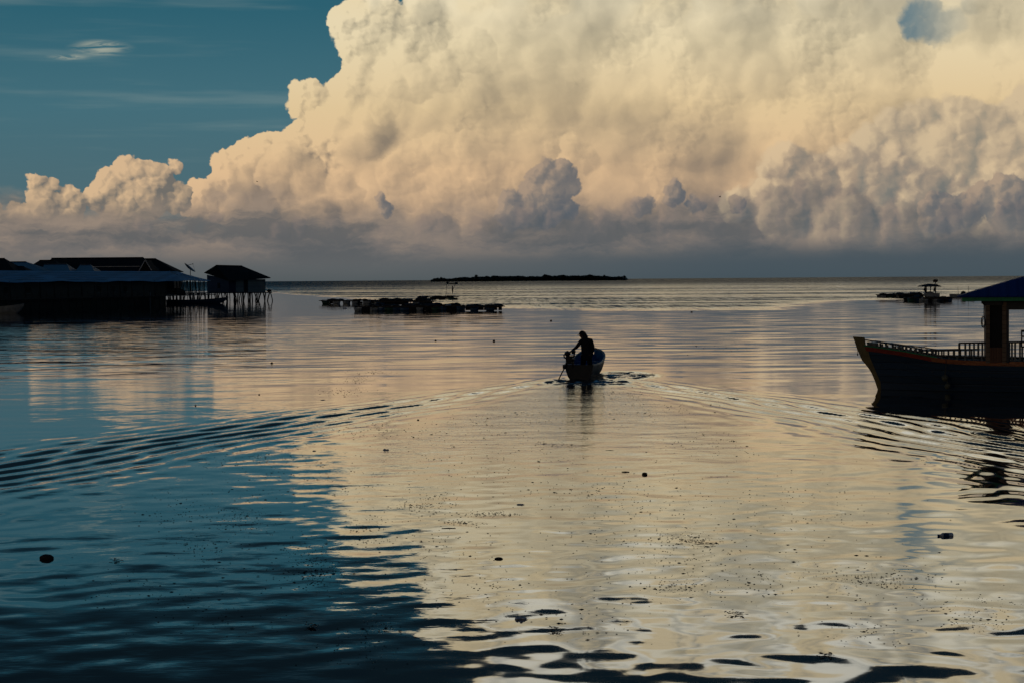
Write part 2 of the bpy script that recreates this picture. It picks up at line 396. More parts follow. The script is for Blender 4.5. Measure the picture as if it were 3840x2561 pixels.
def water_mat():
    m = new_mat('water'); t = m.node_tree
    g = t.nodes.new('ShaderNodeNewGeometry'); pos = N(g.outputs['Position'])
    x, y, z = sep(pos)
    p2 = xyz(x, y)
    big = noise(p2, 0.02, 3, 0.5)
    streak = noise(N.v('MULTIPLY', p2, (0.0035, 0.018, 1)), 1.0, 4, 0.6)
    # far out the breeze roughens the surface, in bands
    shore = ramp(lin(x, -100, 160), [(0.0, (.75,) * 3), (0.12, (.60,) * 3), (0.35, (.27,) * 3), (0.44, (.215,) * 3), (0.50, (.215,) * 3), (0.57, (.29,) * 3), (0.85, (.46,) * 3), (1.0, (.5,) * 3)])
    yb = sep(shore)[0] * 1000.0
    far = sstep(y - yb + (streak - 0.5) * 130, -8, 45)
    band = noise(N.v('MULTIPLY', p2, (0.005, 0.030, 1)), 1.0, 5, 0.65)
    glass = sstep(band, 0.47, 0.58) * sstep(y, 1600, 600)
    rough = far * N.m('MULTIPLY_ADD', glass, -0.45, 1.0) * 0.22 + 0.03
    # small ripples
    h1 = noise(N.v('MULTIPLY', p2, (0.55, 1.0, 1)), 0.55, 2, 0.5) * (sstep(y, 55, 110) * 0.016 + 0.004)     # ~2 m
    h2 = noise(N.v('MULTIPLY', p2, (1.0, 0.9, 1)), 1.25, 1, 0.5) * 0.0045       # ~0.5 m
    h3 = noise(N.v('MULTIPLY', p2, (0.6, 1.0, 1)), 7.0, 2, 0.55) * 0.0013       # ~0.15 m
    patchy = sstep(noise(N.v('MULTIPLY', p2, (0.05, 0.05, 1)), 1.0, 3, 0.55), 0.44, 0.60)
    # breezier water in the lee of the jetty and to the far side of the wake
    left = sstep(x, -4.0, -13.0) * sstep(y, 60, 110) * sstep(y, 190, 140)
    still = sstep(y, 170, 230) * (1.0 - far)
    calm = N.m('MULTIPLY_ADD', still, -0.72, 1.0)
    # broken water in the boat's track
    dx = x - (BOAT.x - 0.1 + 0.035 * 0)
    track = N.m('SUBTRACT', N.m('ABSOLUTE', dx + (y - BOAT.y) * -math.tan(HEAD)), (BOAT.y - y) * 0.11 + 1.0)
    tr = sstep(track, 0.6, -1.0) * sstep(y, BOAT.y + 2.0, BOAT.y - 1.0)
    mix = N.m('MULTIPLY_ADD', far, 2.0, N.m('MULTIPLY_ADD', left, 1.6, 1.0))
    H = h1 * mix + h2 * (patchy * 0.45 + 0.30 + left * 1.2 + tr * 2.0) + h3 * (patchy * 0.7 + 0.05 + tr * 7.0 * sstep(y, 25, 66))
    # groups of wavelets far out lean towards or away from us
    gr = noise(N.v('MULTIPLY', p2, (1.0, 0.035, 1)), 0.9, 4, 0.75)
    lean = ((gr - 0.44) * 0.50 + 0.055) * far * N.m('MULTIPLY_ADD', glass, -0.7, 1.0)
    # churned water under the stern and along the bow wave
    dd = N.v('LENGTH', N.v('MULTIPLY', N.v('SUBTRACT', p2, (BOAT.x + 0.1, BOAT.y - 0.6, 0)), (0.50, 0.24, 0)))
    dd2 = N.v('LENGTH', N.v('MULTIPLY', N.v('SUBTRACT', p2, (BOAT.x + 1.7, BOAT.y + 4.2, 0)), (0.62, 0.25, 0)))
    ch = N.m('MAXIMUM', sstep(dd, 1.0, 0.2), sstep(dd2, 1.0, 0.2))
    H = H * calm
    cn = noise(N.v('MULTIPLY', p2, (1.0, 0.45, 1)), 1.8, 3, 0.65)
    mid = noise(N.v('MULTIPLY', p2, (0.16, 0.50, 1)), 1.0, 3, 0.6)
    lean = lean + (mid - 0.5) * 0.11 * sstep(y, 50, 105) * (1.0 - far) * N.m('MULTIPLY_ADD', still, -0.55, 1.0) * (1.0 - sstep(x, -8.0, -20.0) * sstep(y, 100, 140) * 0.5)
    lean = lean + ((cn - 0.42) * 0.95 + 0.06) * ch
    rough = rough + ch * 0.10
    fine = noise(N.v('MULTIPLY', p2, (0.8, 1.3, 1)), 1.7, 3, 0.6)
    lean = lean + (fine - 0.5) * sstep(y, 75, 40, 0.0, 0.038) * (patchy * 0.8 + 0.25)
    b = t.nodes.new('ShaderNodeBump'); b.inputs['Distance'].default_value = 1.0; b.inputs['Strength'].default_value = 1.0
    N._in(b.inputs['Height'], H)
    nb = N.v('NORMALIZE', N.v('ADD', N(b.outputs[0]), xyz(0.0, lean * -1.0, 0.0)))
    fr = t.nodes.new('ShaderNodeFresnel'); fr.inputs['IOR'].default_value = 1.36
    t.links.new(nb.s, fr.inputs['Normal'])
    f = N.m('POWER', N(fr.outputs[0]), 0.66)
    gl = t.nodes.new('ShaderNodeBsdfGlossy'); gl.distribution = 'GGX'
    gl.inputs['Color'].default_value = (0.95, 0.96, 0.97, 1); N._in(gl.inputs['Roughness'], rough)
    t.links.new(nb.s, gl.inputs['Normal'])
    df = t.nodes.new('ShaderNodeBsdfDiffuse'); df.inputs['Color'].default_value = (0.004, 0.014, 0.018, 1)
    mx = t.nodes.new('ShaderNodeMixShader'); N._in(mx.inputs[0], f * N.m('MULTIPLY_ADD', far * sstep(y, 300, 2200, 0.10, 0.60) * N.m('MULTIPLY_ADD', glass, -0.8, 1.0), -1.0, 1.0))
    t.links.new(df.outputs[0], mx.inputs[1]); t.links.new(gl.outputs[0], mx.inputs[2])
    out_surface(mx.outputs[0])
    return m
build_water()
# ------------------------------------------------------------------ materials
def objpos():
    t = N.t.nodes.new('ShaderNodeTexCoord'); return N(t.outputs['Object'])
def mat_plain(name, c, rough=0.6, var=0.25, scale=3.0, metallic=0.0, stretch=(1, 1, 1), bd=0.01, spec=0.4):
    """a painted or weathered surface: two scales of uneven wear over one colour"""
    m = new_mat(name); p = N.v('MULTIPLY', objpos(), stretch)
    n1 = noise(p, scale, 4, 0.6, dim='3D'); n2 = noise(p, scale * 7, 3, 0.6, dim='3D')
    f = (sstep(n1, 0.35, 0.65) * 0.6 + sstep(n2, 0.4, 0.62) * 0.4)
    d = tuple(v * (1 - var) for v in c); l = tuple(min(0.95, v * (1 + var)) for v in c)
    out_surface(principled(mixc(f, d, l), N.m('MULTIPLY_ADD', n2, 0.3, rough - 0.15), metallic, n2, spec, bd))
    return m
def mat_planks(name, c, width=0.16, axis=2, rough=0.6, var=0.35, bd=0.012):
    """boards with dark joints, each board its own shade"""
    m = new_mat(name); p = objpos(); cc = sep(p); q = cc[axis] / width
    fr = N.m('FRACT', q); idn = N.m('FLOOR', q)
    wn = N.t.nodes.new('ShaderNodeTexWhiteNoise'); wn.noise_dimensions = '1D'; N._in(wn.inputs['W'], idn)
    joint = sstep(N.m('ABSOLUTE', fr - 0.5), 0.42, 0.49)
    grain = noise(N.v('MULTIPLY', p, tuple(1.2 if k != axis else 14 for k in range(3))), 1.5, 4, 0.6, dim='3D')
    f = (N(wn.outputs[0]) * 0.5 + grain * 0.6).clamp()
    base = mixc(f, tuple(v * (1 - var) for v in c), tuple(min(.95, v * (1 + var)) for v in c))
    base = mixc(joint * 0.7, base, tuple(v * 0.25 for v in c))
    out_surface(principled(base, rough, 0.0, grain * 0.3 - joint, 0.4, bd)); return m
def mat_corr(name, c, rust=(0.12, 0.06, 0.03), amt=0.3, pitch=0.22, axis=0, rough=0.45, spec=0.5):
    """corrugated sheet roofing with rust and faded patches"""
    m = new_mat(name); p = objpos(); cc = sep(p)
    w = N.m('SINE', cc[axis] * (6.2832 / pitch))
    n1 = noise(p, 0.7, 5, 0.65, dim='3D'); n2 = noise(p, 3.5, 3, 0.6, dim='3D')
    sheet = N.t.nodes.new('ShaderNodeTexWhiteNoise'); sheet.noise_dimensions = '1D'
    N._in(sheet.inputs['W'], N.m('FLOOR', cc[axis] / 0.8))
    base = mixc(N(sheet.outputs[0]) * 0.6, tuple(v * 0.75 for v in c), tuple(v * 1.25 for v in c))
    base = mixc(sstep(n1, 0.56, 0.70) * amt, base, rust)
    base = mixc(sstep(n2, 0.55, 0.8) * 0.3, base, tuple(v * 1.5 for v in c))
    out_surface(principled(base, rough, 0.0, w * 0.5, spec, 0.02)); return m
M = {}
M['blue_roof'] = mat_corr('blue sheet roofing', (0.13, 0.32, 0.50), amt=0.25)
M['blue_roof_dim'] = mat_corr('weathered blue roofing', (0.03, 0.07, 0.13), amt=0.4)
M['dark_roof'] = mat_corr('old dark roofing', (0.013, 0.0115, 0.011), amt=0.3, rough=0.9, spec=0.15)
M['ship_roof'] = mat_corr('ultramarine boat roof', (0.008, 0.024, 0.17), amt=0.05, pitch=0.30, spec=0.15, rough=0.7)
M['old_wood'] = mat_plain('weathered dark wood', (0.045, 0.036, 0.030), 0.75, 0.4, 4, stretch=(1, 1, .3))
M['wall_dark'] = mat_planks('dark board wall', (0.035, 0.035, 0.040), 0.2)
M['wall_blue'] = mat_planks('blue painted board wall', (0.03, 0.045, 0.10), 0.2)
M['wall_pale'] = mat_planks('pale green grey board wall', (0.30, 0.34, 0.32), 0.22)
M['white_trim'] = mat_plain('white painted trim', (0.45, 0.46, 0.46), 0.5, 0.15)
M['hull_navy'] = mat_planks('dark navy hull planks', (0.020, 0.045, 0.080), 0.22, rough=0.5, bd=0.008)
M['red_paint'] = mat_plain('red brown paint', (0.28, 0.035, 0.018), 0.45, 0.3, 2, stretch=(.3, 1, 1))
M['orange_paint'] = mat_plain('varnished orange plank', (0.36, 0.10, 0.03), 0.22, 0.3, 3, stretch=(.3, 1, 3), spec=0.6)
M['green_paint'] = mat_plain('green paint', (0.025, 0.26, 0.10), 0.5, 0.25)
M['ochre_paint'] = mat_plain('dull ochre stem paint', (0.20, 0.14, 0.045), 0.55, 0.3)
M['rail_grey'] = mat_plain('grey green rail paint', (0.13, 0.14, 0.13), 0.55, 0.3, 5)
M['rail_dark'] = mat_plain('dark handrail', (0.035, 0.035, 0.040), 0.5, 0.3, 5)
M['cabin_planks'] = mat_planks('brown cabin boards', (0.20, 0.13, 0.08), 0.14)
M['door_dark'] = mat_plain('dark doorway panel', (0.012, 0.012, 0.014), 0.8, 0.3)
M['slat_brown'] = mat_planks('brown slatted gate', (0.16, 0.07, 0.035), 0.075, axis=0)
M['rope'] = mat_plain('rope', (0.10, 0.085, 0.06), 0.85, 0.3, 30)
M['buoy_ochre'] = mat_plain('dirty pale fender', (0.14, 0.13, 0.08), 0.6, 0.4, 12)
M['float_blue'] = mat_plain('blue plastic drum', (0.02, 0.07, 0.14), 0.45, 0.4, 3)
M['float_pale'] = mat_plain('pale foam float', (0.30, 0.32, 0.32), 0.7, 0.4, 5)
M['float_green'] = mat_plain('green plastic drum', (0.02, 0.08, 0.055), 0.5, 0.4, 3)
M['net_black'] = mat_plain('heaped black net', (0.015, 0.016, 0.018), 0.9, 0.4, 9)
M['canoe_white'] = mat_plain('dirty white boat paint', (0.24, 0.24, 0.23), 0.5, 0.4, 2.0)
M['canoe_blue'] = mat_plain('blue boat interior paint', (0.012, 0.11, 0.29), 0.4, 0.3, 3)
M['canoe_dark'] = mat_plain('stained boat side', (0.10, 0.07, 0.055), 0.6, 0.7, 3.0, stretch=(1, .4, 1.5))
M['canoe_black'] = mat_plain('black transom', (0.010, 0.011, 0.014), 0.5, 0.3, 3)
M['iron_black'] = mat_plain('oily engine iron', (0.012, 0.012, 0.013), 0.45, 0.4, 12, metallic=0.3)
M['steel'] = mat_plain('dull steel', (0.10, 0.10, 0.105), 0.4, 0.3, 12, metallic=0.6)
M['cloth_black'] = mat_plain('dark hooded jacket', (0.012, 0.012, 0.015), 0.9, 0.3, 14)
M['trouser'] = mat_plain('dark trousers', (0.010, 0.011, 0.014), 0.9, 0.3, 14)
M['skin'] = mat_plain('brown skin', (0.11, 0.055, 0.035), 0.55, 0.15, 20)
M['far_tree'] = mat_plain('far green foliage', (0.028, 0.050, 0.040), 0.8, 0.35, 0.15)
M['far_trunk'] = mat_plain('far tree trunk', (0.05, 0.04, 0.03), 0.8, 0.3, 0.5)
M['sand'] = mat_plain('wet sand and rubble', (0.055, 0.055, 0.045), 0.8, 0.3, 0.05)
M['feather'] = mat_plain('dark feathers', (0.02, 0.02, 0.02), 0.7, 0.3, 20)
M['bit'] = mat_plain('dark floating bits', (0.020, 0.022, 0.018), 0.7, 0.5, 9)
M['leaf_brown'] = mat_plain('sodden brown leaf', (0.05, 0.035, 0.018), 0.6, 0.5, 30)
M['bag_white'] = mat_plain('white plastic bag', (0.72, 0.76, 0.80), 0.35, 0.3, 14)
M['label_blue'] = mat_plain('blue label', (0.015, 0.06, 0.16), 0.4, 0.2, 20)
M['husk'] = mat_plain('coconut husk', (0.05, 0.033, 0.022), 0.85, 0.5, 18)
M['clear_plastic'] = mat_plain('clouded clear plastic', (0.70, 0.75, 0.80), 0.12, 0.2, 20, spec=0.8)

# ------------------------------------------------------------------ mesh builder
class MB:
    def __init__(s): s.v = []; s.f = []
    def add(s, vs, fs):
        o = len(s.v); s.v += [tuple(p) for p in vs]; s.f += [tuple(i + o for i in f) for f in fs]; return s
    def box(s, c, size, rz=0.0, mtx=None):
        hx, hy, hz = size[0] / 2, size[1] / 2, size[2] / 2
        r = mtx if mtx is not None else Matrix.Rotation(rz, 3, 'Z')
        vs = [Vector(c) + r @ Vector((x, y, z)) for x in (-hx, hx) for y in (-hy, hy) for z in (-hz, hz)]
        return s.add(vs, [(0, 1, 3, 2), (4, 6, 7, 5), (0, 4, 5, 1), (2, 3, 7, 6), (0, 2, 6, 4), (1, 5, 7, 3)])
    def bar(s, a, b, w, h=None, up=(0, 0, 1)):
        a, b = Vector(a), Vector(b); h = h or w; d = (b - a).normalized(); u = Vector(up)
        x = d.cross(u)
        if x.length < 1e-3: x = d.cross(Vector((0, 1, 0)))
        x.normalize(); y = x.cross(d).normalized()
        vs = [p + x * (i * w / 2) + y * (j * h / 2) for p in (a, b) for i, j in ((-1, -1), (1, -1), (1, 1), (-1, 1))]
        return s.add(vs, [(0, 3, 2, 1), (4, 5, 6, 7), (0, 1, 5, 4), (1, 2, 6, 5), (2, 3, 7, 6), (3, 0, 4, 7)])
    def tube(s, pts, r, n=8, r2=None, caps=True):
        pts = [Vector(p) for p in pts]; k = len(pts); rings = []
        prev = None
        for i, p in enumerate(pts):
            d = (pts[min(i + 1, k - 1)] - pts[max(i - 1, 0)]).normalized()
            x = d.cross(Vector((0, 0, 1))) if prev is None else prev - d * prev.dot(d)
            if x.length < 1e-3: x = d.cross(Vector((0, 1, 0)))
            x.normalize(); prev = x; y = d.cross(x)
            rr = r[i] if isinstance(r, (list, tuple)) else (r if r2 is None else r + (r2 - r) * i / (k - 1))
            rings.append([p + (x * math.cos(a) + y * math.sin(a)) * rr for a in [2 * math.pi * j / n for j in range(n)]])
        vs = [q for ring in rings for q in ring]
        fs = [(i * n + j, i * n + (j + 1) % n, (i + 1) * n + (j + 1) % n, (i + 1) * n + j) for i in range(k - 1) for j in range(n)]
        if caps: fs += [tuple(range(n))[::-1], tuple((k - 1) * n + j for j in range(n))]
        return s.add(vs, fs)
    def blob(s, c, r, nu=10, nv=7, jit=0.0, rng=random, mtx=None):
        vs = []; r = r if isinstance(r, (tuple, list)) else (r, r, r)
        for i in range(nv + 1):
            ph = math.pi * i / nv
            for j in range(nu):
                th = 2 * math.pi * j / nu; q = 1 + (rng.random() - 0.5) * jit
                p = Vector((r[0] * math.sin(ph) * math.cos(th) * q, r[1] * math.sin(ph) * math.sin(th) * q, r[2] * math.cos(ph) * q))
                if mtx is not None: p = mtx @ p
                vs.append(Vector(c) + p)
        fs = [(i * nu + j, (i + 1) * nu + j, (i + 1) * nu + (j + 1) % nu, i * nu + (j + 1) % nu) for i in range(nv) for j in range(nu)]
        return s.add(vs, fs)
    def grid(s, rows, close=False):
        """rows of points -> a sheet"""
        n = len(rows[0]); vs = [p for r_ in rows for p in r_]
        fs = [(i * n + j, i * n + (j + 1) % n, (i + 1) * n + (j + 1) % n, (i + 1) * n + j) for i in range(len(rows) - 1) for j in range(n if close else n - 1)]
        return s.add(vs, fs)
    def slab(s, quad, th):
        """a sheet through four corners with thickness th along its normal"""
        q = [Vector(p) for p in quad]; nrm = (q[1] - q[0]).cross(q[3] - q[0]).normalized() * th
        return s.add(q + [p + nrm for p in q], [(0, 3, 2, 1), (4, 5, 6, 7), (0, 1, 5, 4), (1, 2, 6, 5), (2, 3, 7, 6), (3, 0, 4, 7)])
    def poly(s, pts, ext):
        """a flat outline extruded by vector ext"""
        n = len(pts); e = Vector(ext); p = [Vector(q) for q in pts]
        return s.add(p + [q + e for q in p], [tuple(range(n))[::-1], tuple(range(n, 2 * n))] + [(i, (i + 1) % n, n + (i + 1) % n, n + i) for i in range(n)])
    def build(s, name, mat, parent=None, smooth=False, bevel=0.0):
        me = bpy.data.meshes.new(name); me.from_pydata(s.v, [], s.f)
        bm = bmesh.new(); bm.from_mesh(me); bmesh.ops.remove_doubles(bm, verts=bm.verts, dist=1e-5)
        bmesh.ops.recalc_face_normals(bm, faces=bm.faces)
        if bevel: bmesh.ops.bevel(bm, geom=[e for e in bm.edges if len(e.link_faces) == 2 and e.calc_face_angle(0) > 0.5], offset=bevel, segments=2, affect='EDGES')
        bm.to_mesh(me); bm.free()
        for p in me.polygons: p.use_smooth = smooth
        me.materials.append(M[mat] if isinstance(mat, str) else mat)
        o = bpy.data.objects.new(name, me); col.objects.link(o)
        if parent: o.parent = parent
        return o
# ------------------------------------------------------------------ the moored wooden boat on the right
def build_ship():
    # local frame: x aft from the stem head, y away from the camera (0 = centreline), z up from the water
    YC = 64.2
    K = YC / FPX / 2.529
    o0 = at(3150, 1000 + 1165 / 2.529, YC)
    root = empty('wooden_boat', (o0.x, YC, 0))
    tag(root, 'large wooden boat with navy hull, red band and blue roofed cabin at the right edge', 'boat')
    # side parts stand 1.7 m nearer than the centreline: scale to suit
    def L(cx, cy, y=0.0):
        p = at(3150 + cx / 2.529, 1000 + cy / 2.529, YC + y); return Vector((p.x - o0.x, y, p.z))
    LEN = 17.0
    BX = 0.72                                            # where the sides leave the stem at deck height
    def beam(s):                                         # s metres aft
        if s < 6.5: return 1.75 * (1 - (1 - max(s, 0) / 6.5) ** 2.1)
        if s > 12: return 1.75 - 0.35 * ((s - 12) / 5) ** 2
        return 1.75
    shp = [(0.0, 1.40), (0.5, 1.345), (1.2, 1.255), (1.6, 1.18), (2.0, 1.10), (2.6, 1.02), (3.4, 1.00), (4.5, 0.985), (8, 0.94), (13, 1.05), (17.5, 1.5)]
    def lerp(tb, s):
        for (a, b), (c, d) in zip(tb, tb[1:]):
            if s <= c: return b + (d - b) * max(0.0, (s - a) / (c - a))
        return tb[-1][1]
    sheer = lambda s: lerp(shp, s)
    stem = [(-0.6, 1.40), (0.0, 1.37), (0.2, 1.345), (0.6, 1.19), (1.05, 1.01), (1.3, 0.92), (1.6, 0.86)]   # z -> x of the hood ends
    stemx = lambda z: lerp(stem, z) - 0.14
    def hp(s, z, side=-1, off=0.0):
        """a point on the planking, s metres aft of the stem, height z"""
        top = sheer(s); f = max(0.0, (top - z) / (top + 0.6))
        b = beam(s) * (1 - 0.30 * f ** 1.6 - 0.25 * f * max(0, 1 - s / 5)) + 0.035
        x = stemx(z) + s * (1 - 0.0)
        return Vector((x, side * (b + off), z))
    ss = [0, .15, .35, .6, .9, 1.3, 1.8, 2.4, 3, 3.6, 4.5, 5.5, 6.5, 8, 10, 12, 14, 15.5, LEN]
    m = MB()
    for sd in (-1, 1):
        m.grid([[hp(s, sheer(s) - (sheer(s) + 0.6) * j / 9, sd) for s in ss] for j in range(10)])
    tr = [[hp(LEN, sheer(LEN) - (sheer(LEN) + 0.6) * j / 9, sd) for sd in (-1, 1)] for j in range(10)]
    m.grid(tr)
    m.grid([[hp(s, -0.6, sd) for s in ss] for sd in (-1, 1)])
    hull = m.build('hull', 'hull_navy', root)
    def ribbon(z0, z1, off, s0=0, s1=LEN, th=0.03, side=-1, mb=None):
        mb = mb or MB(); st = sorted({s for s in ss if s0 <= s <= s1} | {s0, s1})
        rows = [[hp(s, sheer(s) + z, side, o) for s in st] for z, o in ((z0, off - th), (z0, off), (z1, off), (z1, off - th), (z0, off - th))]
        return mb.grid(rows)
    a = ribbon(-0.16, -0.02, 0.035, 0, 2.0); ribbon(-0.16, -0.02, 0.035, side=1, mb=a)
    a.build('sheer_band', 'red_paint', root)
    ribbon(-0.16, -0.02, 0.038, 2.0, 4.9).build('varnished_plank', 'orange_paint', root)
    ribbon(-0.16, -0.02, 0.035, 4.9, LEN).build('sheer_band', 'red_paint', root)
    a = ribbon(-0.02, 0.025, 0.055, 0, 2.2, side=-1); ribbon(-0.02, 0.025, 0.055, 0, 2.2, side=1, mb=a)
    a.build('rubbing_strip', 'green_paint', root)
    # plank seams proud by a hair
    sm = MB()
    for k in range(1, 5):
        st = ss
        sm.grid([[hp(s, sheer(s) - 0.16 - 0.24 * k + dz, -1, 0.006) for s in st] for dz in (0, 0.012)])
    sm.build('plank_seam', 'rail_dark', hull)
    dk = MB(); dk.grid([[hp(s, sheer(s) - 0.06, sd) for s in ss] for sd in (-1, 1)]); dk.build('deck', 'old_wood', root)
    # stem post: outline in profile, 0.16 m thick
    pf = [(125, 663), (235, 670), (245, 742), (268, 772), (290, 862), (340, 985), (385, 1092), (388, 1162), (395, 1300), (330, 1300), (358, 1160), (332, 1080), (302, 1008), (272, 958), (240, 918), (212, 886), (196, 850), (165, 780), (150, 730)]
    st = MB().poly([L(x, y, -0.09) for x, y in pf], (0, 0.18, 0)).build('stem_post', 'ochre_paint', root, bevel=0.012)
    # bow bulwark rail: two lines of cap rail over short balusters
    def side_line(pts, side=-1):
        """profile points (crop x, crop y) laid on the planking edge"""
        out = []
        for cx, cy in pts:
            y = -0.1
            for _ in range(8):
                p = L(cx, cy, y); y = side * (beam(max(0.0, p.x - 0.92)) + 0.03)
            out.append(p)
        return out
    for side in (-1, 1):
        cap = side_line([(240, 703), (320, 712), (450, 732), (600, 752), (720, 768), (825, 785)], side)
        c = MB()
        for p, q in zip(cap, cap[1:]): c.bar(p + Vector((0, 0, .03)), q + Vector((0, 0, .02)), 0.09, 0.035)
        c.build('cap_rail', 'rail_dark', root)
        for cx in (262, 290, 318, 330, 360, 408, 462, 520, 545, 575, 612, 655, 700, 745, 790):
            t = side_line([(cx, 712 + (cx - 262) * 0.125)], side)[0]
            MB().bar(t, (t.x + 0.02, t.y, sheer(max(0, t.x - 0.92)) - 0.02), 0.055, 0.07).build('baluster', 'rail_grey', root)
        cap2 = side_line([(790, 790), (900, 786), (1050, 780), (1195, 774)], side)
        c = MB()
        for p, q in zip(cap2, cap2[1:]): c.bar(p, q, 0.09, 0.045)
        low = side_line([(640, 797), (850, 832), (1100, 838), (1560, 846)], side)
        for p, q in zip(low, low[1:]): c.bar(p, q, 0.10, 0.04)
        c.build('cap_rail', 'rail_dark', root)
        for cx in (825, 875, 930, 983, 1035, 1082, 1130, 1185):
            t = side_line([(cx, 786 - (cx - 825) * 0.02)], side)[0]; u = side_line([(cx, 834)], side)[0]
            MB().bar(t, u, 0.05, 0.06).build('baluster', 'rail_grey', root)
        for cx in (858, 935, 1012, 1088, 1166, 1243, 1325, 1403, 1482, 1560):
            t = side_line([(cx, 842)], side)[0]
            MB().bar(t, (t.x, t.y, sheer(t.x - .92) - 0.05), 0.05, 0.06).build('baluster', 'rail_grey', root)
        # taller rail by the cabin, and on along the after deck
        top = side_line([(1187, 717), (1455, 710), (1745, 704), (2500, 690), (3300, 676)], side)
        c = MB()
        for p, q in zip(top, top[1:]): c.bar(p, q, 0.09, 0.05)
        c.bar(top[0], (top[0].x, top[0].y, top[0].z - 0.42), 0.07, 0.07)
        c.build('hand_rail', 'rail_dark', root)
        xs = [1245, 1288, 1330, 1370, 1410] + [1665, 1690, 1720] + [1765, 1900, 2200, 2500, 2900, 3260]
        for cx in xs:
            t = side_line([(cx, 712)], side)[0]
            MB().bar(t, (t.x, t.y, 0.98 if t.x > 4.6 else t.z - 0.40), 0.06, 0.05).build('baluster', 'rail_grey', root)
    # cabin
    zt = L(1450, 325, -1.6).z; zd = 0.93
    xa = L(1452, 500, -1.62).x; xb = L(1490, 500, -1.62).x; xc = L(1602, 500, -1.62).x; xd = L(1640, 500, -1.62).x; xe = L(1664, 500, -1.62).x
    for side in (-1, 1):
        y = side * 1.62
        for x0, x1 in ((xa, xb), (xc, xd)):
            MB().box(((x0 + x1) / 2, y, (zt + zd) / 2), (x1 - x0, 0.14, zt - zd)).build('cabin_post', 'cabin_planks', root, bevel=0.006)
        MB().box(((xd + xe) / 2, y, (zt + zd) / 2), (xe - xd - 0.006, 0.16, zt - zd)).build('corner_post', 'rail_dark', root)
        MB().box(((xb + xc) / 2, y * 0.97, (zt + zd) / 2 + 0.23), (xc - xb - 0.006, 0.06, zt - zd - 0.02)).build('door_panel', 'door_dark', root)  # near-black panel filling the doorway
        MB().box(((xb + xc) / 2, y, zd + 0.24), (xc - xb - 0.006, 0.07, 0.46)).build('slatted_gate', 'slat_brown', root)
        MB().box((xe + 4.2, y, zt - 0.14), (8.4, 0.10, 0.26)).build('top_beam', 'rail_dark', root)
        for k in range(1, 5):
            MB().box((xe + 2.1 * k, y, (zt + zd) / 2 - 0.13), (0.13, 0.13, zt - zd - 0.26)).build('corner_post', 'rail_dark', root)
        MB().box((L(1525, 320, -1.7).x, y, zt - 0.02), (0.62, 0.2, 0.22)).build('door_head', 'rail_dark', root, bevel=0.02)
    MB().box((xa + 0.07, 0, (zt + zd) / 2), (0.08, 3.0, zt - zd)).build('cabin_front', 'cabin_planks', root)
    # roof: low hip, green fascia
    ex0 = L(1235, 300, -2.2).x; ze = L(1220, 283, -2.2).z; zf = L(1220, 322, -2.2).z
    ex1 = ex0 + 12.5
    yw = 2.2
    rf = MB()
    rz = ze + 1.06; r0, r1 = ex0 + 3.6, ex1 - 2.2
    e = [Vector((ex0, -yw, ze)), Vector((ex1, -yw, ze)), Vector((ex1, yw, ze)), Vector((ex0, yw, ze))]
    ra, rb = Vector((r0, 0, rz)), Vector((r1, 0, rz))
    dn = Vector((0, 0, -0.03))
    rf.add(e + [ra, rb] + [p + dn for p in e], [(0, 1, 5, 4), (2, 3, 4, 5), (3, 0, 4), (1, 2, 5), (6, 9, 8, 7), (0, 6, 7, 1), (1, 7, 8, 2), (2, 8, 9, 3), (3, 9, 6, 0)])
    roof = rf.build('roof', 'ship_roof', root)
    for k in range(1, 42):                               # standing seams
        x = ex0 + k * 0.3
        t = 0.0
        z1 = ze + 1.06 * min(1, max(0.02, (x - ex0) / (r0 - ex0), ) if x < r0 else 1)
        yy = -yw * (1 - (z1 - ze) / 1.06)
        MB().bar((x, -yw, ze + 0.012), (x, yy, z1 + 0.012), 0.03, 0.025).build('seam', 'ship_roof', roof)
    fa = MB()
    fa.box(((ex0 + ex1) / 2 + 0.08, -yw + 0.10, (ze + zf) / 2 - 0.02), (ex1 - ex0 - 0.2, 0.04, ze - zf))
    fa.box(((ex0 + ex1) / 2 + 0.08, yw - 0.10, (ze + zf) / 2 - 0.02), (ex1 - ex0 - 0.2, 0.04, ze - zf))
    fa.box((ex0 + 0.16, 0, (ze + zf) / 2 - 0.02), (0.04, 2 * yw - 0.26, ze - zf))
    fa.build('fascia', 'green_paint', root)
    # bits on the side: through bolts, mooring eye
    for cx, cy in ((400, 923), (660, 945), (922, 985), (1192, 992), (1480, 1023)):
        t = side_line([(cx, cy)])[0]; MB().blob((t.x, t.y - 0.0, t.z), 0.022).build('bolt', 'steel', root)
    rp = side_line([(172, 800), (176, 835), (172, 850)])
    MB().tube([L(172, 792, -.1), L(170, 815, -.13), L(176, 835, -.12)], 0.008, 6).blob(L(174, 830, -.13), (0.02, 0.02, 0.04)).build('bow_tie', 'rope', root)
    # two fenders hung on a line
    g = 'round fenders hung on the hull of the moored boat'
    for i, (cx, cy, r, lab) in enumerate(((1047, 1040, 0.105, 'round pale fender, the upper of the two hung on the navy hull'), (1072, 1117, 0.095, 'round pale fender, the lower of the two hung on the navy hull'))):
        t = side_line([(cx, cy)])[0]; w = Vector((root.location.x + t.x, YC + t.y - r - 0.02, t.z))
        fr = empty('fender', w); tag(fr, lab, 'fender', g)
        MB().blob((0, 0, 0), r, 16, 10).build('ball', 'buoy_ochre', fr, True)
        MB().tube([(0, 0, r * 0.9), (0, 0, r * 1.35)], r * 0.22, 8).build('neck', 'rope', fr)
        top = Vector((0.03, r * 0.6, 1.0 - w.z)) if i == 0 else Vector((-0.05, 0.0, 0.17))
        MB().tube([(0, 0, r * 1.3), top * 0.5 + Vector((0.01, -0.01, r * .6)), top], 0.011, 6).build('line', 'rope', fr)
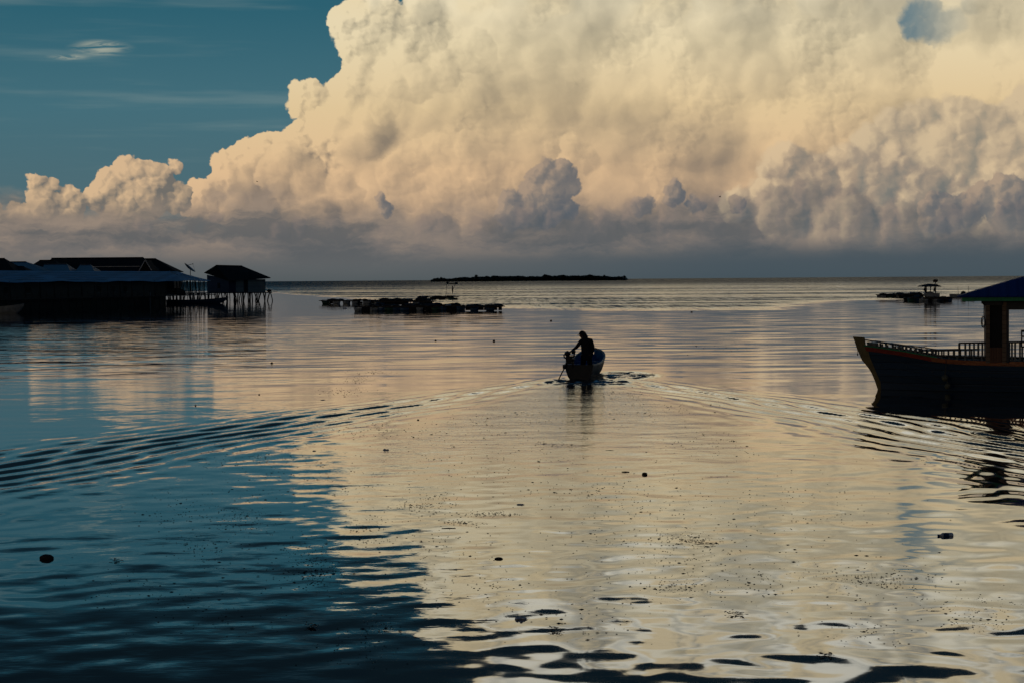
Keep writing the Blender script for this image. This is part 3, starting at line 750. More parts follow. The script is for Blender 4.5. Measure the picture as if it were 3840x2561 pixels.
    # coil of rope hanging by the cabin
    w = L(1436, 470, -1.75)
    rc = empty('rope_coil', (root.location.x + w.x, YC - 1.78, w.z)); tag(rc, 'coil of rope hanging from the cabin front post under the blue roof', 'rope')
    c = MB()
    for k, (rx, rzv, dz) in enumerate(((0.055, 0.17, -0.16), (0.045, 0.14, -0.13), (0.065, 0.12, -0.20), (0.04, 0.18, -0.17))):
        c.tube([(rx * math.sin(a) + 0.01 * k, 0.02 * k, dz + rzv * math.cos(a)) for a in [i * 2 * math.pi / 20 for i in range(21)]], 0.009, 5)
    c.build('coil', 'rope', rc)
    MB().tube([(0.01, 0, 0), (0.025, 0.01, 0.3), (0.035, 0.02, 0.62)], 0.007, 5).build('hanging_line', 'rope', rc)
    # plastic chair behind the rail
    w = L(1725, 780, -0.9)
    ch = empty('chair', (root.location.x + w.x + 0.22, YC - 0.9, zd)); tag(ch, 'dark chair on the after deck behind the balusters of the moored boat', 'chair')
    MB().box((0, 0, 0.46), (0.44, 0.44, 0.04)).build('seat', 'rail_dark', ch, bevel=0.01)
    bb = MB(); bb.box((0, 0.2, 0.95), (0.44, 0.035, 0.07)).box((0, 0.2, 0.78), (0.40, 0.03, 0.05)).box((-.2, 0.2, 0.72), (0.04, 0.04, 0.5)).box((.2, 0.2, 0.72), (0.04, 0.04, 0.5))
    bb.build('backrest', 'rail_dark', ch)
    for sx in (-.19, .19):
        for sy in (-.19, .19): MB().box((sx, sy, 0.22), (0.04, 0.04, 0.44)).build('leg', 'rail_dark', ch)
_before = set(bpy.data.objects)
build_ship()
# the boat lies square to the line of sight, its stern a little nearer
_tops = [o for o in bpy.data.objects if o not in _before and o.parent is None]
_b = next(o for o in _tops if o.name.startswith('wooden_boat')).location.copy()
_R = Matrix.Translation(_b) @ Matrix.Rotation(R(-12.5), 4, 'Z') @ Matrix.Translation(-_b)
for o in _tops:
    o.location = _R @ o.location; o.rotation_euler.z += R(-12.5)
# ------------------------------------------------------------------ little open boats
def loft_boat(root, Lb, half, fl, bow_z, stern_z, mid_z, mats, draft=0.12, bow_full=1.0, transom=0.8):
    """open boat, bow at +y, stern at y = 0; separate outer shell, inner lining, gunwale, transom"""
    ns = 20
    def w(t):
        a = transom + (1 - transom) * min(1, t / 0.35) * (2 - min(1, t / 0.35))
        if t > 0.5: a *= max(0.02, (1 - ((t - 0.5) / 0.5) ** (2.3 * bow_full))) ** 0.62
        return half * a
    def top(t):
        return stern_z + (mid_z - stern_z) * min(1, t / 0.3) if t < 0.3 else mid_z + (bow_z - mid_z) * ((t - 0.3) / 0.7) ** 2.2
    def ring(t, inset, floor):
        tp = top(t); bw = w(t); kz = floor + (tp - floor) * max(0.0, (t - 0.82) / 0.18) ** 1.7 * 0.75
        pts = []
        for j in range(13):
            a = -1 + 2 * j / 12; u = abs(a)
            x = math.copysign(min(1, u * 1.35) ** 0.8, a) * (bw - inset) * (fl + (1 - fl) * u ** 1.5)
            z = kz + (tp - kz) * (max(0, (u - 0.42) / 0.58) ** 1.15)
            pts.append(Vector((x, t * Lb * (1 - 0.0) + (0.10 * Lb * max(0, t - 0.85)) * u, z)))
        return pts
    ts = [i / ns for i in range(ns + 1)]
    MB().grid([ring(t, 0, -draft) for t in ts]).build('outer_side', mats[0], root, True)
    MB().grid([ring(t, 0.035, -draft + 0.10) for t in ts]).build('inner_side', mats[1], root, True)
    g = MB()
    for e in (0, 12):
        p = [ring(t, 0.012, -draft)[e] for t in ts]
        for a, b in zip(p, p[1:]): g.bar(a, b, 0.06, 0.05)
    g.build('gunwale', mats[2], root)
    tr = ring(0, 0, -draft)
    t2 = MB().poly([p + Vector((0, -0.02, 0)) for p in tr], (0, 0.05, 0)).build('transom', mats[3], root)
    return top, w

def build_motorboat():
    SY = 71.6
    p0 = on_water(2000 + 900 / 5.2275, 1423)
    root = empty('motorboat', (p0.x, p0.y, 0), -R(7.0))
    tag(root, 'small open boat with a blue bow, trailing a wake in the middle of the water', 'boat')
    top, w = loft_boat(root, 6.4, 0.60, 0.72, 0.90, 0.53, 0.50, ('canoe_dark', 'canoe_blue', 'canoe_white', 'canoe_black'), draft=0.12, bow_full=1.6, transom=0.86)
    for y, z in ((1.9, 0.40), (3.3, 0.40), (4.6, 0.46)):
        MB().box((0, y, z), (1.02 if y < 4 else 0.95, 0.22, 0.03)).build('thwart', 'canoe_blue', root)
    MB().box((0, 2.2, 0.03), (0.7, 3.6, 0.03)).build('floor_board', 'old_wood', root)
    MB().box((0.34, 0.35, 0.50), (0.34, 0.16, 0.03)).build('stern_seat', 'canoe_black', root)
    MB().box((-0.42, -0.03, 0.47), (0.34, 0.10, 0.15)).build('engine_bed', 'canoe_black', root, bevel=0.008)
    # white side strake on the starboard quarter
    # engine on the port quarter
    en = empty('outboard_engine', root.matrix_world @ Vector((0, 0, 0)))
    Mw = Matrix.Translation((p0.x, p0.y, 0)) @ Matrix.Rotation(-R(7), 4, 'Z')
    en.location = Mw @ Vector((-0.36, 0.02, 0.54)); en.rotation_euler = (0, 0, -R(7))
    tag(en, 'black longtail engine on the stern, its drive shaft slanting into the water', 'engine')
    rg = random.Random(3)
    MB().box((0.02, 0.08, 0.06), (0.30, 0.34, 0.05)).box((-0.10, 0.08, 0.01), (0.05, 0.30, 0.10)).box((0.13, 0.08, 0.01), (0.05, 0.30, 0.10)).build('mount', 'iron_black', en, bevel=0.006)
    e = MB().box((-0.01, 0.08, 0.20), (0.22, 0.26, 0.22)).tube([(-0.01, -0.10, 0.20), (-0.01, 0.0, 0.20)], 0.11, 14)
    e.box((0.10, 0.08, 0.16), (0.16, 0.18, 0.12), mtx=Matrix.Rotation(0.35, 3, 'Y'))
    for k in range(6): e.box((0.115, 0.08, 0.24 + k * 0.022), (0.15, 0.18, 0.009))
    e.build('cylinder_block', 'iron_black', en, bevel=0.008)
    MB().blob((-0.07, 0.08, 0.385), (0.115, 0.13, 0.095), 14, 9, 0.08, rg).tube([(-0.07, 0.08, 0.46), (-0.07, 0.08, 0.50)], 0.035, 10).build('fuel_tank', 'iron_black', en, True)
    MB().tube([(0.14, 0.08, 0.38), (0.15, 0.09, 0.50)], 0.07, 12).blob((0.15, 0.09, 0.46), (0.08, 0.09, 0.065), 12, 8, 0.06, rg).tube([(0.12, 0.08, 0.25), (0.17, 0.05, 0.30), (0.18, 0.06, 0.38)], 0.03, 8).build('air_filter', 'iron_black', en, True)
    MB().tube([(-0.10, 0.0, 0.22), (-0.17, -0.05, 0.26), (-0.19, -0.02, 0.36)], 0.028, 8).build('exhaust', 'steel', en, True)
    MB().tube([(-0.08, -0.08, 0.02), (-0.24, -0.30, -0.28), (-0.36, -0.50, -0.56), (-0.42, -0.62, -0.72)], 0.022, 8).build('drive_shaft', 'iron_black', en, True)
    pr = MB()
    for k in range(3):
        a = k * 2.094
        pr.bar((-0.42, -0.62, -0.72), (-0.42 + 0.1 * math.cos(a), -0.66, -0.72 + 0.1 * math.sin(a)), 0.05, 0.008)
    pr.build('propeller', 'steel', en)
    MB().tube([(0.02, 0.2, 0.42), (0.1, 0.45, 0.5), (0.16, 0.7, 0.48)], 0.014, 8).build('tiller', 'steel', en, True)
    return Mw

def skin_mesh(joints, edges, sub=2):
    """grow one smooth surface round a skeleton: joints {name: (xyz, radius or (rx, ry))}"""
    me = bpy.data.meshes.new('skeleton'); names = list(joints)
    me.from_pydata([joints[n][0] for n in names], [(names.index(a), names.index(b)) for a, b in edges], [])
    o = bpy.data.objects.new('skeleton', me); col.objects.link(o)
    sk = o.modifiers.new('skin', 'SKIN'); sk.use_smooth_shade = True
    for i, n in enumerate(names):
        r = joints[n][1]; me.skin_vertices[0].data[i].radius = r if isinstance(r, tuple) else (r, r)
        me.skin_vertices[0].data[i].use_root = (i == 0)
    sd = o.modifiers.new('sub', 'SUBSURF'); sd.levels = sub; sd.render_levels = sub
    bpy.context.view_layer.update()
    dg = bpy.context.evaluated_depsgraph_get()
    res = bpy.data.meshes.new_from_object(o.evaluated_get(dg))
    vs = [v.co.copy() for v in res.vertices]; fs = [tuple(p.vertices) for p in res.polygons]
    bpy.data.objects.remove(o); bpy.data.meshes.remove(res)
    return vs, fs

def build_person(Mw):
    base = Mw @ Vector((0.20, 0.72, 0.045))
    # local: x to the right of the picture, y away from the camera, z up from the boat floor
    J = {
     'pelvis': ((0, 0.0, 0.80), (0.155, 0.12)),
     'waist': ((0.0, 0.0, 0.95), (0.15, 0.11)), 'chest': ((-0.005, 0.03, 1.16), (0.175, 0.12)), 'upper': ((-0.01, 0.055, 1.30), (0.155, 0.10)),
     'neck': ((-0.06, 0.085, 1.405), 0.062), 'skull': ((-0.115, 0.12, 1.50), 0.072),
     'shL': ((-0.155, 0.04, 1.325), 0.068), 'elL': ((-0.315, -0.12, 1.10), 0.046), 'wrL': ((-0.50, -0.34, 0.965), 0.030), 'paL': ((-0.555, -0.41, 0.935), (0.040, 0.020)),
     'shR': ((0.155, 0.05, 1.325), 0.070), 'elR': ((0.215, 0.00, 1.07), 0.048), 'wrR': ((0.19, 0.07, 0.84), 0.031), 'paR': ((0.185, 0.095, 0.765), (0.022, 0.040)),
     'hiL': ((-0.085, 0, 0.76), 0.095), 'knL': ((-0.11, 0.05, 0.42), 0.062), 'anL': ((-0.12, 0.0, 0.09), 0.042), 'toL': ((-0.14, 0.15, 0.03), (0.045, 0.028)),
     'hiR': ((0.085, 0, 0.76), 0.095), 'knR': ((0.12, 0.04, 0.42), 0.062), 'anR': ((0.13, -0.03, 0.09), 0.042), 'toR': ((0.16, 0.12, 0.03), (0.045, 0.028)),
    }
    E = [('pelvis', 'waist'), ('waist', 'chest'), ('chest', 'upper'), ('upper', 'neck'), ('neck', 'skull'), ('upper', 'shL'), ('shL', 'elL'), ('elL', 'wrL'), ('wrL', 'paL'),
         ('upper', 'shR'), ('shR', 'elR'), ('elR', 'wrR'), ('wrR', 'paR'), ('pelvis', 'hiL'), ('hiL', 'knL'), ('knL', 'anL'), ('anL', 'toL'), ('pelvis', 'hiR'), ('hiR', 'knR'), ('knR', 'anR'), ('anR', 'toR')]
    b = MB(); b.add(*skin_mesh(J, E))
    # head: turned to the left and bowed; ears, nose, brow, eyes, mouth
    hm = Matrix.Rotation(R(78), 3, 'Z') @ Matrix.Rotation(-R(24), 3, 'X')
    hc = Vector((-0.125, 0.125, 1.545)); hl = lambda x, y, z: hc + hm @ Vector((x, y, z))
    b.blob(hc, (0.074, 0.094, 0.112), 22, 16, mtx=hm)
    b.blob(hl(0, 0.045, -0.06), (0.052, 0.055, 0.055), 14, 10, mtx=hm)
    b.tube([hl(0, 0.085, 0.02), hl(0, 0.108, -0.012), hl(0, 0.09, -0.03)], [0.008, 0.017, 0.010], 8)
    for sx in (-1, 1):
        b.blob(hl(sx * 0.030, 0.084, 0.012), 0.013, 8, 6); b.blob(hl(sx * 0.076, -0.005, -0.005), (0.010, 0.022, 0.034), 8, 6, mtx=hm)
    b.tube([hl(-0.026, 0.088, -0.052), hl(0, 0.098, -0.054), hl(0.026, 0.088, -0.052)], 0.007, 6)
    # hands: five fingers each, the left closed over the tank cap, the right hanging loosely
    def hand(palm, d, side, up, curl, lens=(0.072, 0.080, 0.074, 0.058), th=0.055):
        d, side, up = Vector(d).normalized(), Vector(side).normalized(), Vector(up).normalized()
        for i, ln in enumerate(lens):
            p = Vector(palm) + side * (0.030 - 0.020 * i) + d * 0.03; pts = [Vector(palm) + side * (0.018 - 0.012 * i), p]; a = 0.0
            for k, f in enumerate((0.45, 0.3, 0.25)):
                a += curl * (0.8 + 0.12 * i); p = p + (d * math.cos(a) - up * math.sin(a)) * ln * f; pts.append(p)
            b.tube(pts, [0.011, 0.0105, 0.0095, 0.0085, 0.007], 8)
        p = Vector(palm) + side * 0.032 - d * 0.02
        b.tube([Vector(palm) - d * 0.03, p, p + (side * 0.6 + d * 0.5 - up * 0.5).normalized() * th * 0.55, p + (side * 0.35 + d * 0.8 - up * 0.8).normalized() * th], [0.013, 0.013, 0.011, 0.008], 8)
    hand((-0.555, -0.41, 0.935), (-0.60, -0.62, -0.30), (0.62, -0.70, 0.0), (0, 0, 1), 0.55)
    hand((0.185, 0.10, 0.765), (-0.03, 0.12, -1), (0, 1, 0), (0.9, 0, 0.1), 0.28)
    body = b.build('person', 'skin', None, True)
    body.location = base; body.scale = (1.12, 1.06, 1.0)
    tag(body, 'man in a dark hooded jacket standing in the small boat, one hand on its engine', 'person')
    # jacket: a loose shell over torso and arms
    JJ = {
     'hem': ((0.0, 0.0, 0.74), (0.185, 0.14)), 'waist': ((0.0, 0.0, 0.92), (0.172, 0.13)), 'chest': ((0.0, 0.025, 1.14), (0.195, 0.14)), 'upper': ((-0.01, 0.05, 1.30), (0.168, 0.115)),
     'neck': ((-0.05, 0.075, 1.40), 0.078),
     'shL': ((-0.155, 0.04, 1.325), 0.084), 'elL': ((-0.315, -0.12, 1.10), 0.060), 'wrL': ((-0.48, -0.315, 0.98), 0.043),
     'shR': ((0.155, 0.05, 1.325), 0.088), 'elR': ((0.222, 0.00, 1.07), 0.062), 'wrR': ((0.195, 0.06, 0.875), 0.044)}
    EE = [('hem', 'waist'), ('waist', 'chest'), ('chest', 'upper'), ('upper', 'neck'), ('upper', 'shL'), ('shL', 'elL'), ('elL', 'wrL'), ('upper', 'shR'), ('shR', 'elR'), ('elR', 'wrR')]
    j = MB(); j.add(*skin_mesh(JJ, EE)); j.build('jacket', 'cloth_black', body, True)
    # hood: a shell pulled over the crown with a short peak over the brow
    h = MB(); rows = []
    for i in range(10):
        ph = R(4) + R(116) * i / 9
        row = []
        for k in range(22):
            t = 2 * math.pi * k / 22; open_ = max(0.0, math.sin(t)) ** 2 * max(0, (i - 5) / 4)
            rr = 1 - 0.0 * open_
            x = 0.098 * math.sin(ph) * math.cos(t); y = 0.118 * math.sin(ph) * math.sin(t) - 0.016; z = 0.150 * math.cos(ph) - 0.012
            if math.sin(t) > 0.2 and i >= 5: z = max(z, 0.035 - 0.02 * (i - 5) * 0.0); y += 0.018
            row.append(hl(x, y, z))
        rows.append(row)
    h.grid(rows, close=True)
    h.poly([hl(-0.06, 0.095, 0.045), hl(-0.045, 0.145, 0.036), hl(0.045, 0.145, 0.036), hl(0.06, 0.095, 0.045)], hm @ Vector((0, 0, 0.012)))
    h.tube([hl(0, -0.045, -0.05), hl(0, -0.06, -0.10), Vector((-0.03, 0.05, 1.36))], [0.085, 0.088, 0.10], 16)
    h.build('hood', 'cloth_black', body, True)
    JT = {'pelvis': ((0, 0.0, 0.80), (0.172, 0.135)), 'hiL': ((-0.088, 0, 0.74), 0.108), 'knL': ((-0.112, 0.05, 0.42), 0.083), 'anL': ((-0.12, 0.0, 0.10), 0.066),
          'hiR': ((0.088, 0, 0.74), 0.108), 'knR': ((0.122, 0.04, 0.42), 0.083), 'anR': ((0.13, -0.03, 0.10), 0.066)}
    j = MB(); j.add(*skin_mesh(JT, [('pelvis', 'hiL'), ('hiL', 'knL'), ('knL', 'anL'), ('pelvis', 'hiR'), ('hiR', 'knR'), ('knR', 'anR')]))
    j.build('trousers', 'trouser', body, True)
build_person(build_motorboat())
# ------------------------------------------------------------------ the stilt village on the left
def C1(cx, cy, Y):                                      # a point seen in the left-hand detail view
    return at(cx / 2.1373, 900 + cy / 2.1373, Y)
rgl = random.Random(21)
def stilts(root, pts, z_top, r=0.07, splay=0.25, name='stilt'):
    """leaning round poles from the sea bed up to a deck; each one its own part"""
    ox, oy = root.location.x, root.location.y
    for x, y in pts:
        dx, dy = rgl.uniform(-splay, splay), rgl.uniform(-splay, splay) * 0.6
        MB().tube([(x - ox + dx, y - oy + dy, -0.9), (x - ox + dx * .4, y - oy + dy * .4, z_top * .5), (x - ox, y - oy, z_top)], r * rgl.uniform(0.8, 1.2), 6).build(name, 'old_wood', root, True)

def build_long_shed():
    # eave line runs from the left edge of the picture to the hut, standing a little farther off at its right end
    YL, YR = 262.0, 345.0
    e0, e1 = C1(-330, 345, YL), C1(1690, 326, YR)
    ax = (Vector((e1.x, e1.y, 0)) - Vector((e0.x, e0.y, 0))); LN = ax.length; ax.normalize(); nrm = Vector((-ax.y, ax.x, 0))
    if nrm.y < 0: nrm = -nrm
    root = empty('stilt_shed', (e0.x, e0.y, 0)); tag(root, 'long open shed over the water with a blue corrugated roof, at the left edge', 'shed')
    q = lambda a, b, z: ax * a + nrm * b + Vector((0, 0, z))
    ez = 3.80; rz = 5.42; dp = 5.4
    # wavy corrugated sheets
    rows = []
    n = 46
    for j in range(7):
        v = j / 6; row = []
        for i in range(n + 1):
            u = i / n; a = u * LN * (1 if j < 1 else 1) ; a = a if i < n else LN - 3.2 * v
            sag = 0.07 * math.sin(u * 23) * (1 - v) + 0.05 * math.sin(u * 57 + 1) * (1 - v)
            row.append(q(a, dp * v, ez + (rz - ez) * v + sag + (0.015 if j % 2 else -0.015)))
        rows.append(row)
    back = [[p + Vector((0, 0, -0.05)) for p in r_] for r_ in rows]
    rf = MB(); rf.grid(rows); rf.grid(back)
    rf.grid([[q(u / 20 * (LN - 3.2), dp, rz) for u in range(21)], [q(u / 20 * (LN - 3.2), dp * 2, ez) for u in range(21)]])
    roof = rf.build('roof', 'blue_roof', root)
    lp = MB()
    for k in range(1, 6):                                # lapped sheet ends and battens
        v = k / 6
        for i in range(0, n, 2):
            lp.bar(q(i / n * (LN - 3), dp * v - 0.02, ez + (rz - ez) * v + 0.03), q((i + 2) / n * (LN - 3), dp * v - 0.02, ez + (rz - ez) * v + 0.03 + rgl.uniform(-.01, .02)), 0.10, 0.03)
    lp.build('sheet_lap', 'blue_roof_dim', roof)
    MB().bar(q(LN - 9.5, 2.0, 4.75), q(LN - 6.4, 4.9, 5.50), 0.14, 0.05).build('loose_batten', 'rail_grey', roof)
    # deck
    dz = 1.30
    MB().box((0, 0, 0), (1, 1, 1)).v
    dk = MB(); dk.slab([q(0, -0.9, dz), q(LN, -0.9, dz), q(LN, 11, dz), q(0, 11, dz)], 0.12).build('deck', 'old_wood', root)
    # board wall set back under the roof, and screens added below the deck to keep it black
    open0 = LN - 13.5
    wl = MB(); wl.slab([q(0, 2.6, dz + .13), q(open0, 2.6, dz + .13), q(open0, 2.6, 4.4), q(0, 2.6, 4.4)], 0.08)
    wl.slab([q(0, 8.6, -0.3), q(LN * .86, 8.6, -0.3), q(LN * .86, 8.6, dz), q(0, 8.6, dz)], 0.08)  # added screen, closes off light between the stilts
    wl.slab([q(0, 3.2, -0.3), q(LN * .86, 3.2, -0.3), q(LN * .86, 3.2, dz), q(0, 3.2, dz)], 0.08)
    wl.build('wall', 'wall_dark', root)
    for a in np.arange(1.0, LN - 14, 4.4):
        MB().bar(q(a, 0.1, dz + .12), q(a + rgl.uniform(-.1, .1), 0.25, ez + 0.05), 0.13).build('post', 'old_wood', root)
    # window openings and hanging things on the wall, faintly paler
    for a in (17.5, 24.0, 47.0, 52.0, 56.5):
        if a < LN - 15:
            f = MB(); f.box(q(a, 2.55, 2.6), (1.3, 0.05, 1.0), math.atan2(ax.y, ax.x)).build('window', 'door_dark', root)
            g_ = MB()
            for k in range(-2, 3): g_.bar(q(a + k * .3, 2.48, 2.1), q(a + k * .3, 2.48, 3.1), 0.05)
            g_.bar(q(a - .7, 2.46, 2.08), q(a + .7, 2.46, 2.08), .06); g_.bar(q(a - .7, 2.46, 3.12), q(a + .7, 2.46, 3.12), .06)
            g_.build('window_bar', 'rail_grey', root)
    rl = MB()
    for a in np.arange(10, LN - 15, 2.2):
        if rgl.random() < 0.75:
            rl.bar(q(a, -0.7, dz + 0.95), q(a + 2.2, -0.7, dz + .95), 0.06); rl.bar(q(a, -0.7, dz + 0.5), q(a + 2.2, -0.7, dz + .5), 0.05)
        rl.bar(q(a, -0.7, dz), q(a, -0.7, dz + 1.0), 0.07)
    rl.build('railing', 'old_wood', root)
    # the open slatted end
    sl = MB()
    for i in range(19):
        a = LN - 13.2 + i * 0.62 + rgl.uniform(-.1, .1)
        sl.bar(q(a, 0.4, dz + .1), q(a + rgl.uniform(-.5, .5), 0.5, ez - 0.0), rgl.uniform(0.07, 0.16))
        if i % 2: sl.bar(q(a, 8.0, dz + .1), q(a + rgl.uniform(-.3, .6), 8.0, ez), rgl.uniform(0.07, 0.14))
    sl.bar(q(LN - 13.5, 0.4, 2.1), q(LN - 2, 0.4, 2.0), 0.07); sl.bar(q(LN - 13.5, 0.4, 2.55), q(LN - 6, 0.4, 2.5), 0.05)
    sl.build('slat_screen', 'old_wood', root)
    tn = MB(); tn.blob(q(LN - 7.4, 3, dz + .7), (1.1, .7, .55), 10, 6, .2, rgl); tn.blob(q(LN - 5.6, 3, dz + .45), (.7, .5, .4), 10, 6, .2, rgl); tn.build('net_heap', 'net_black', root)
    pts = []
    for a in np.arange(0.5, LN, 2.3):
        for b in (-0.6, 4.5):
            p = q(a + rgl.uniform(-.3, .3), b, 0); pts.append((root.location.x + p.x, root.location.y + p.y))
    stilts(root, pts[:96], dz)
    return q, root, LN
SQ, SHED, SLEN = build_long_shed()

def build_house(name_label, ridge, eave_z, ridge_z, x0, x1, Yf, depth, roofmat, wallmat, hip=1.0, trims=None, lab_group=None, cross=None):
    """a raised timber house, roof ridge parallel to the shore: x0..x1 at the eaves, ridge from/to in x"""
    cx = (x0 + x1) / 2
    r = empty('stilt_house', (cx, Yf, 0)); tag(r, name_label, 'house', lab_group)
    a, b = ridge[0] - cx, ridge[1] - cx; l, rr = x0 - cx, x1 - cx
    y1 = depth
    P_ = [Vector((l, 0, eave_z)), Vector((rr, 0, eave_z)), Vector((rr, y1, eave_z)), Vector((l, y1, eave_z)), Vector((a, y1 / 2, ridge_z)), Vector((b, y1 / 2, ridge_z))]
    dn = Vector((0, 0, -0.08))
    rf = MB().add(P_ + [p + dn for p in P_[:4]], [(0, 1, 5, 4), (2, 3, 4, 5), (3, 0, 4), (1, 2, 5), (6, 9, 8, 7), (0, 6, 7, 1), (1, 7, 8, 2), (2, 8, 9, 3), (3, 9, 6, 0)])
    roof = rf.build('roof', roofmat, r)
    MB().bar(P_[4] + Vector((0, 0, .03)), P_[5] + Vector((0, 0, .03)), 0.28, 0.07).build('ridge_cap', roofmat, roof)
    wx = 0.5
    w = MB()
    w.box((0 + (l + rr) / 2, y1 / 2, (eave_z + 1.3) / 2), (rr - l - 2 * wx, y1 - 2 * wx, eave_z - 1.3 - 0.1)).build('wall', wallmat, r)
    for k in range(3):
        xx = l + (rr - l) * (0.2 + 0.3 * k)
        MB().box((xx, wx - 0.03, 3.0), (0.9, 0.05, 1.1)).build('window', 'door_dark', r)
    MB().box(((l + rr) / 2, y1 / 2, 1.24), (rr - l, y1, 0.11)).build('deck', 'old_wood', r)
    stilts(r, [(cx + l + 0.6 + (rr - l - 1.2) * i / 4, Yf + yy) for i in range(5) for yy in (0.6, y1 - 0.6)], 1.2, 0.09, 0.1)
    for t in (trims or []):
        MB().bar(Vector(t[0]) - Vector((cx, Yf, 0)), Vector(t[1]) - Vector((cx, Yf, 0)), 0.10, 0.16).build('white_trim', 'white_trim', roof)
    if cross:                                            # a gabled porch roof breaking the front slope
        gx, gw, gz, gy0, gy1 = cross; gx -= cx
        t0 = Vector((gx, gy0, gz)); L0 = Vector((gx - gw, gy0, eave_z - 0.05)); R0_ = Vector((gx + gw, gy0, eave_z - 0.05)); t1 = Vector((gx, gy1, gz))
        g = MB().add([t0, L0, R0_, t1, Vector((gx - gw, gy1, eave_z)), Vector((gx + gw, gy1, eave_z))], [(0, 1, 4, 3), (0, 3, 5, 2), (0, 2, 1)]).build('porch_roof', roofmat, r)
        for e in (L0, R0_): MB().bar(t0 + Vector((0, -.06, .03)), e + Vector((0, -.06, .03)), 0.06, 0.13).build('white_trim', 'white_trim', g)
    return r
def c1x(cx, Y): return C1(cx, 250, Y).x
def c1z(cy, Y, cx=500): return C1(cx, cy, Y).z
Yh = 341.0
gh = 'timber houses behind the long blue roofed shed'
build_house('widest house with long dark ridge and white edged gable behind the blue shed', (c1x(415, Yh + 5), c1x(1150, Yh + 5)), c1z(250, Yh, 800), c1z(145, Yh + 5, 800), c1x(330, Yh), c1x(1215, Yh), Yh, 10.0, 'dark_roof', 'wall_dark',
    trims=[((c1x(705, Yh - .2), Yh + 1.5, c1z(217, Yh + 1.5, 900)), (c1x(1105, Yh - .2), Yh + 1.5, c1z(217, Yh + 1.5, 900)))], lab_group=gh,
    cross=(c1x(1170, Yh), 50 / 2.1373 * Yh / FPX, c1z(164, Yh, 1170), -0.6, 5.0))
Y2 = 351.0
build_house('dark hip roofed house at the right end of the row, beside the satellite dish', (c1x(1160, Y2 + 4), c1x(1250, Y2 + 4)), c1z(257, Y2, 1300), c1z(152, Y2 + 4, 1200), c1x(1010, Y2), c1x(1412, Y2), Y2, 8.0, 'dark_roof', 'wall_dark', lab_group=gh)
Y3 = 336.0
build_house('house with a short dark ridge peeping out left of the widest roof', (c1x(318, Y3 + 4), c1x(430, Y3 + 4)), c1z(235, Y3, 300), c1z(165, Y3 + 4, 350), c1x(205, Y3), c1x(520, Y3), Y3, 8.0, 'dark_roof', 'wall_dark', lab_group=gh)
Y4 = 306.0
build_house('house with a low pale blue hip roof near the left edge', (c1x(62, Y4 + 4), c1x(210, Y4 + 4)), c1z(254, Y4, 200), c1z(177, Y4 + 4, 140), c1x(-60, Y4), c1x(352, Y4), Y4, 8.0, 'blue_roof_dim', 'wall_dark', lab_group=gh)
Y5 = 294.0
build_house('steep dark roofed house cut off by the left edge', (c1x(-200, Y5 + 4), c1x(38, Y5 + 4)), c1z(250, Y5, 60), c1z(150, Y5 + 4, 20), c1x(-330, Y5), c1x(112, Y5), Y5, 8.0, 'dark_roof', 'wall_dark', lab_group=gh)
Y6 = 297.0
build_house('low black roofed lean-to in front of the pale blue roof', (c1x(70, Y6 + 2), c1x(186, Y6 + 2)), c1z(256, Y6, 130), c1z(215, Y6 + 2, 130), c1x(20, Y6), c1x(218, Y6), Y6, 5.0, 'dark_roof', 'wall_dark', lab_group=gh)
Y7 = 314.0
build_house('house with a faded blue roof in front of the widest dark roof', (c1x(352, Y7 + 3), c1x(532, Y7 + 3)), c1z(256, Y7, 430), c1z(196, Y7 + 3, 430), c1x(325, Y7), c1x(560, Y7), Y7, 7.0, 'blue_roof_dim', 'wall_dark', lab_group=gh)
build_house('small dark gabled house in the middle of the row with a faded blue slope', (c1x(590, Y7 + 3), c1x(672, Y7 + 3)), c1z(256, Y7, 620), c1z(198, Y7 + 3, 620), c1x(545, Y7), c1x(706, Y7), Y7 + 5, 6.0, 'blue_roof_dim', 'wall_dark', lab_group=gh)

